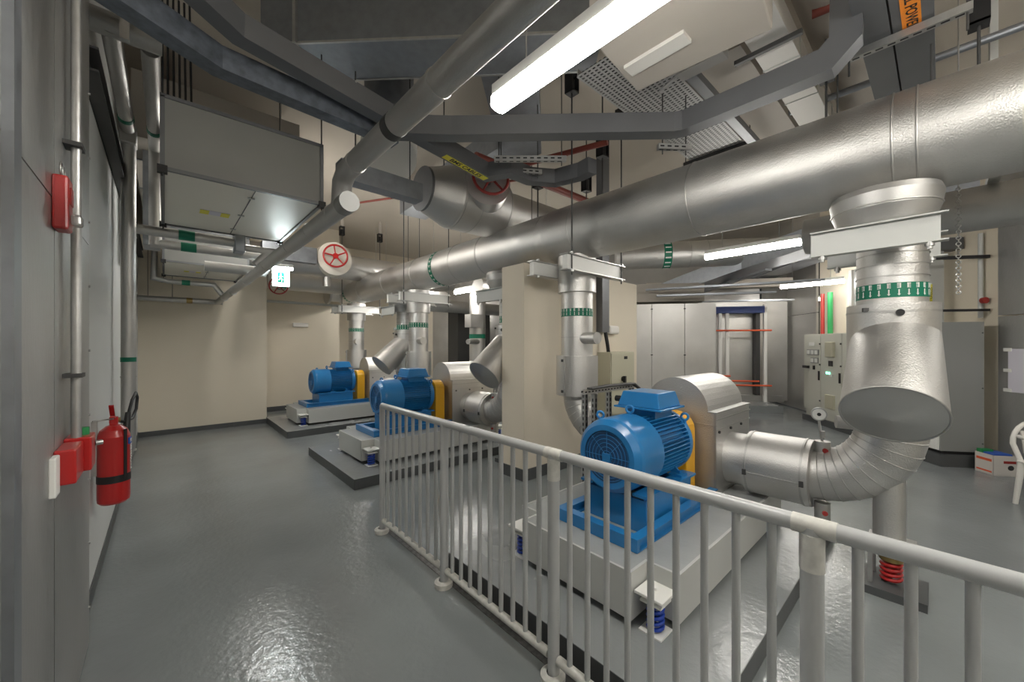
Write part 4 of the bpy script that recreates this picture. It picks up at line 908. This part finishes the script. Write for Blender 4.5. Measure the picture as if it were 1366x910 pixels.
# carton
t = thing('carton', 'open printed carton of supplies on the floor by the cabinet', 'box', cs(4.85, 5.5, 0))
m = MB(); c0, c1, s0, s1 = 4.76, 5.0, 5.52, 5.74
cbox(m, c0, c1, s0, s0+.006, 0, .24); cbox(m, c0, c1, s1-.006, s1, 0, .24); cbox(m, c0, c0+.006, s0, s1, 0, .24); cbox(m, c1-.006, c1, s0, s1, 0, .24); cbox(m, c0, c1, s0, s1, 0, .01)
obj('carton_box', m, 'carton', t)
obj('print', cbox(MB(), c0+.10, c0+.22, s0-.002, s0, .15, .18), 'reddark', t); obj('print', MB().cyl(cs(c0+.17, s0, .10), cs(c0+.17, s0-.002, .10), .03, n=14), 'darkmetal', t)
obj('print', cbox(MB(), c0-.002, c0, s0+.02, s1-.02, .03, .05), 'orange', t); obj('print', cbox(MB(), c0-.002, c0, s0+.02, s1-.02, .16, .19), 'orange', t)
obj('contents', cbox(MB(), c0+.02, c1-.03, s0+.02, s1-.02, .1, .255), 'cartonblue', t, bevel=.01); obj('contents', cbox(MB(), c0+.01, c0+.12, s1-.08, s1-.01, .1, .28), 'greenpipe', t)
# kerb and debris at right
tag(obj('floor_kerb', cbox(MB(), 4.99, 5.12, 3.0, 5.95, 0, .22), 'plinth'), 'low grey kerb along the foot of the metal partition', 'kerb')
tag(obj('pipe_offcut', MB().cyl(cs(5.04, 5.2, .245), cs(5.04, 4.9, .245), .022, n=10), 'redpipe'), 'rusty red pipe offcut lying on the kerb', 'pipe')
# plastic chair at the right edge
t = thing('plastic_chair', 'white plastic garden chair cut by the right edge', 'chair', cs(4.12, 4.4, 0))
O = cs(4.36, 4.38, 0); u_ = CC; v_ = DD; Zv = Vector((0, 0, 1))
def cp(a, b, z): return O+u_*a+v_*b+Zv*z
obj('seat', MB().obox(cp(0, 0, .42), u_, v_, Zv, .22, .21, .012), 'plastic', t, bevel=.01)
for a in (-.19, .19):
    for b in (-.19, .19): obj('leg', MB().tube([cp(a*1.15, b*1.15, 0), cp(a, b, .41)], [.018, .026], n=10), 'plastic', t)
    obj('armrest', MB().tube([cp(a*1.18, -.17, .42), cp(a*1.2, -.18, .62), cp(a*1.22, .0, .64), cp(a*1.1, .20, .66)], .018, n=8), 'plastic', t)
obj('back_rim', MB().tube([cp(-.19, .20, .42)]+[cp(-.21*cos(q_), .25+.02*sin(q_), .58+.22*sin(q_)) for q_ in [i*pi/12 for i in range(13)]]+[cp(.19, .20, .42)], .02, n=10), 'plastic', t)
for i in range(5):
    a = -.13+.065*i; obj('back_slat', MB().obox(cp(a, .235, .60), u_, v_, (0, .1, 1), .018, .006, .17-.03*abs(i-2)), 'plastic', t)

# ------------------------------------------------------------------ pier equipment
t = thing('isolator_cabinet', 'beige electrical cabinet with black switch on the column face', 'electrical cabinet', (4.65, 3.1, .7))
obj('cabinet_body', MB().box((4.42, 2.95, .60), (5.02, 3.16, 1.45)), 'beigecab', t, bevel=.006)
obj('door', MB().box((4.44, 2.94, .62), (5.0, 2.95, 1.43)), 'beigecab', t)
obj('rotary_switch', MB().cyl((4.70, 2.94, 1.08), (4.70, 2.91, 1.08), .035, n=12).box((4.68, 2.89, 1.03), (4.72, 2.92, 1.12)), 'black', t)
obj('name_plate', MB().box((4.74, 2.936, 1.35), (4.82, 2.94, 1.39)), 'black', t)
t = thing('vertical_trunking', 'grey vertical cable trunking on the column above beige cabinet', 'trunking', (4.48, 3.1, 1.5))
obj('channel', MB().box((4.40, 3.06, 1.72), (4.56, 3.16, H)), 'trunk', t)
obj('cable', MB().tube([(4.50, 3.08, 1.72), (4.52, 3.06, 1.55), (4.54, 3.06, 1.45)], .025, n=8), 'black', t)
tag(obj('bulkhead_light', MB().box((4.62, 3.08, 1.70), (4.86, 3.16, 1.82)), 'plastic', bevel=.03), 'small white bulkhead light on column beside the trunking', 'light fitting')
t = thing('strut_stand', 'perforated zinc strut stand carrying cables behind the near motor', 'cable support', (3.2, 2.3, .115))
def perf(a, b, m, sl):
    a = Vector(a); b = Vector(b); d = (b-a).normalized(); u_ = Vector((1, 0, 0)) if abs(d.x) < .7 else Vector((0, 0, 1)); v_ = d.cross(u_)
    L_ = (b-a).length
    for s_ in (-1, 1): m.obox((a+b)/2+u_*s_*.02, d, u_, v_, L_/2, .0015, .02)
    m.obox((a+b)/2+v_*.02, d, u_, v_, L_/2, .02, .0015)
    for i in range(int(L_/.05)):
        for s_ in (-1, 1): sl.obox(a+d*(.03+.05*i)+u_*s_*.0218, d, u_, v_, .014, .0006, .006)
        sl.obox(a+d*(.03+.05*i)-v_*.0205, d, u_, v_, .016, .008, .0006); sl.obox(a+d*(.03+.05*i)+v_*.0218, d, u_, v_, .014, .006, .0006)
for (a, b) in (((2.78, 2.12, .115), (2.78, 2.12, 1.12)), ((2.92, 2.12, .115), (2.92, 2.12, 1.10)), ((2.74, 2.12, 1.13), (3.62, 2.12, 1.13)), ((3.55, 2.12, .115), (3.55, 2.12, 1.12)), ((3.15, 2.12, .45), (3.15, 2.12, 1.10))):
    m = MB(); sl = MB(); perf(a, b, m, sl); q = obj('strut', m, 'strut', t); obj('slots', sl, 'black', q)
for i in range(3): obj('cable', MB().tube([(2.80, 2.06+.02*i, 1.16), (3.1, 2.07+.02*i, 1.165), (3.5, 2.05+.02*i, 1.16), (3.58, 2.0, 1.08), (3.58, 1.98, .6)], .011, n=8), 'darkmetal', t)
# far glimpses left of pier
t = thing('distant_cabinet', 'dark tall cabinet seen between the far wall and the column', 'cabinet', (7.2, 10.1, 0))
obj('cabinet_body', MB().box((6.65, 9.85, 0), (7.9, 10.4, 2.75)), 'darkmetal', t); obj('door_edge', MB().box((7.2, 9.83, .1), (7.23, 9.85, 2.6)), 'black', t)
t = thing('insulated_pipe', 'silver riser with green band seen left of the column', 'pipe', (5.6, 7.2, 0))
obj('vertical_run', MB().cyl((5.55, 7.4, 0.3), (5.55, 7.4, 2.9), .19, n=28), 'alu', t); obj('marker_band', MB().cyl((5.55, 7.4, 1.70), (5.55, 7.4, 1.80), .193, n=28), 'green', t)
obj('actuator_box', MB().box((5.15, 7.1, 1.95), (5.5, 7.35, 2.25)), 'alu2', t); obj('stub', MB().cyl((5.55, 7.3, 1.62), (5.1, 7.15, 1.62), .06, n=16), 'alu2', t)
t = thing('insulated_pipe', 'horizontal silver pipe under the header left of the column', 'pipe', (4.8, 6.2, 2.5))
obj('run', MB().tube([(4.3, 8.6, 2.55), (7.2, 8.6, 2.55)], .16, n=24), 'alu2', t)
obj('bend', MB().tube([(4.2, 5.6, 2.6), (4.7, 5.6, 2.55), (5.0, 5.5, 2.62)], .17, n=24), 'alu', t)
t = thing('small_loop_pipe', 'thin grey looped pipe on the far wall behind middle riser', 'pipe', (5.3, 11, 1))
obj('run', MB().tube([(4.9, 10.5, 2.0), (5.6, 10.5, 2.0), (5.65, 10.5, 1.95), (5.75, 10.5, .7)], .045, n=12), 'steelgrey', t); obj('marker_band', MB().cyl((5.72, 10.5, 1.15), (5.715, 10.5, 1.25), .05, n=12), 'green', t)

# repeats carry one group phrase each
GROUPS = {'plinth': 'concrete plinths under the pumps', 'inertia_base': 'sprung steel machine bases', 'motor_frame': 'blue motor frames', 'electric_motor': 'blue electric motors',
 'coupling_guard': 'yellow coupling guards', 'pump': 'insulated pumps', 'suction_pipe': 'insulated suction bends', 'pipe_support_leg': 'spring supported pipe legs', 'strainer': 'slanting strainers',
 'pipe_cradle': 'cradle beams under the header', 'suction_bend': 'elbows under the header', 'discharge_riser': 'insulated risers', 'spring_hanger': 'black spring hangers under the ceiling',
 'ceiling_lamp': 'hanging fluorescent lamps', 'fan_coil_unit': 'box units above the walkway', 'cable_trunking': 'dark cable trunkings', 'galvanised_duct': 'galvanised ducts', 'air_duct': 'pale air ducts',
 'sprinkler_pipe': 'dark red sprinkler pipes', 'unit_feed_pipe': 'feed pipes of the ceiling units', 'insulated_valve': 'insulated valves with red wheels', 'insulated_pipe': 'silver insulated pipes',
 'barrier_bar': 'orange barrier bars', 'barrier_post': 'white barrier posts', 'cable_ladder': 'cable ladders beyond the header', 'control_panel': 'grey control cabinets', 'cable_duct': 'conduits above the control panels',
 'riser_pipe': 'coloured pipes above the control panels', 'strut_hanger': 'slotted strut hangers', 'ceiling_conduit': 'thin ceiling conduits', 'metal_partition': 'metal sheet partitions', 'header_pipe': 'insulated header pipes'}
for o in bpy.data.objects:
    b_ = o.name.split('.')[0]
    if o.parent is None and 'label' in o.keys() and b_ in GROUPS: o['group'] = GROUPS[b_]
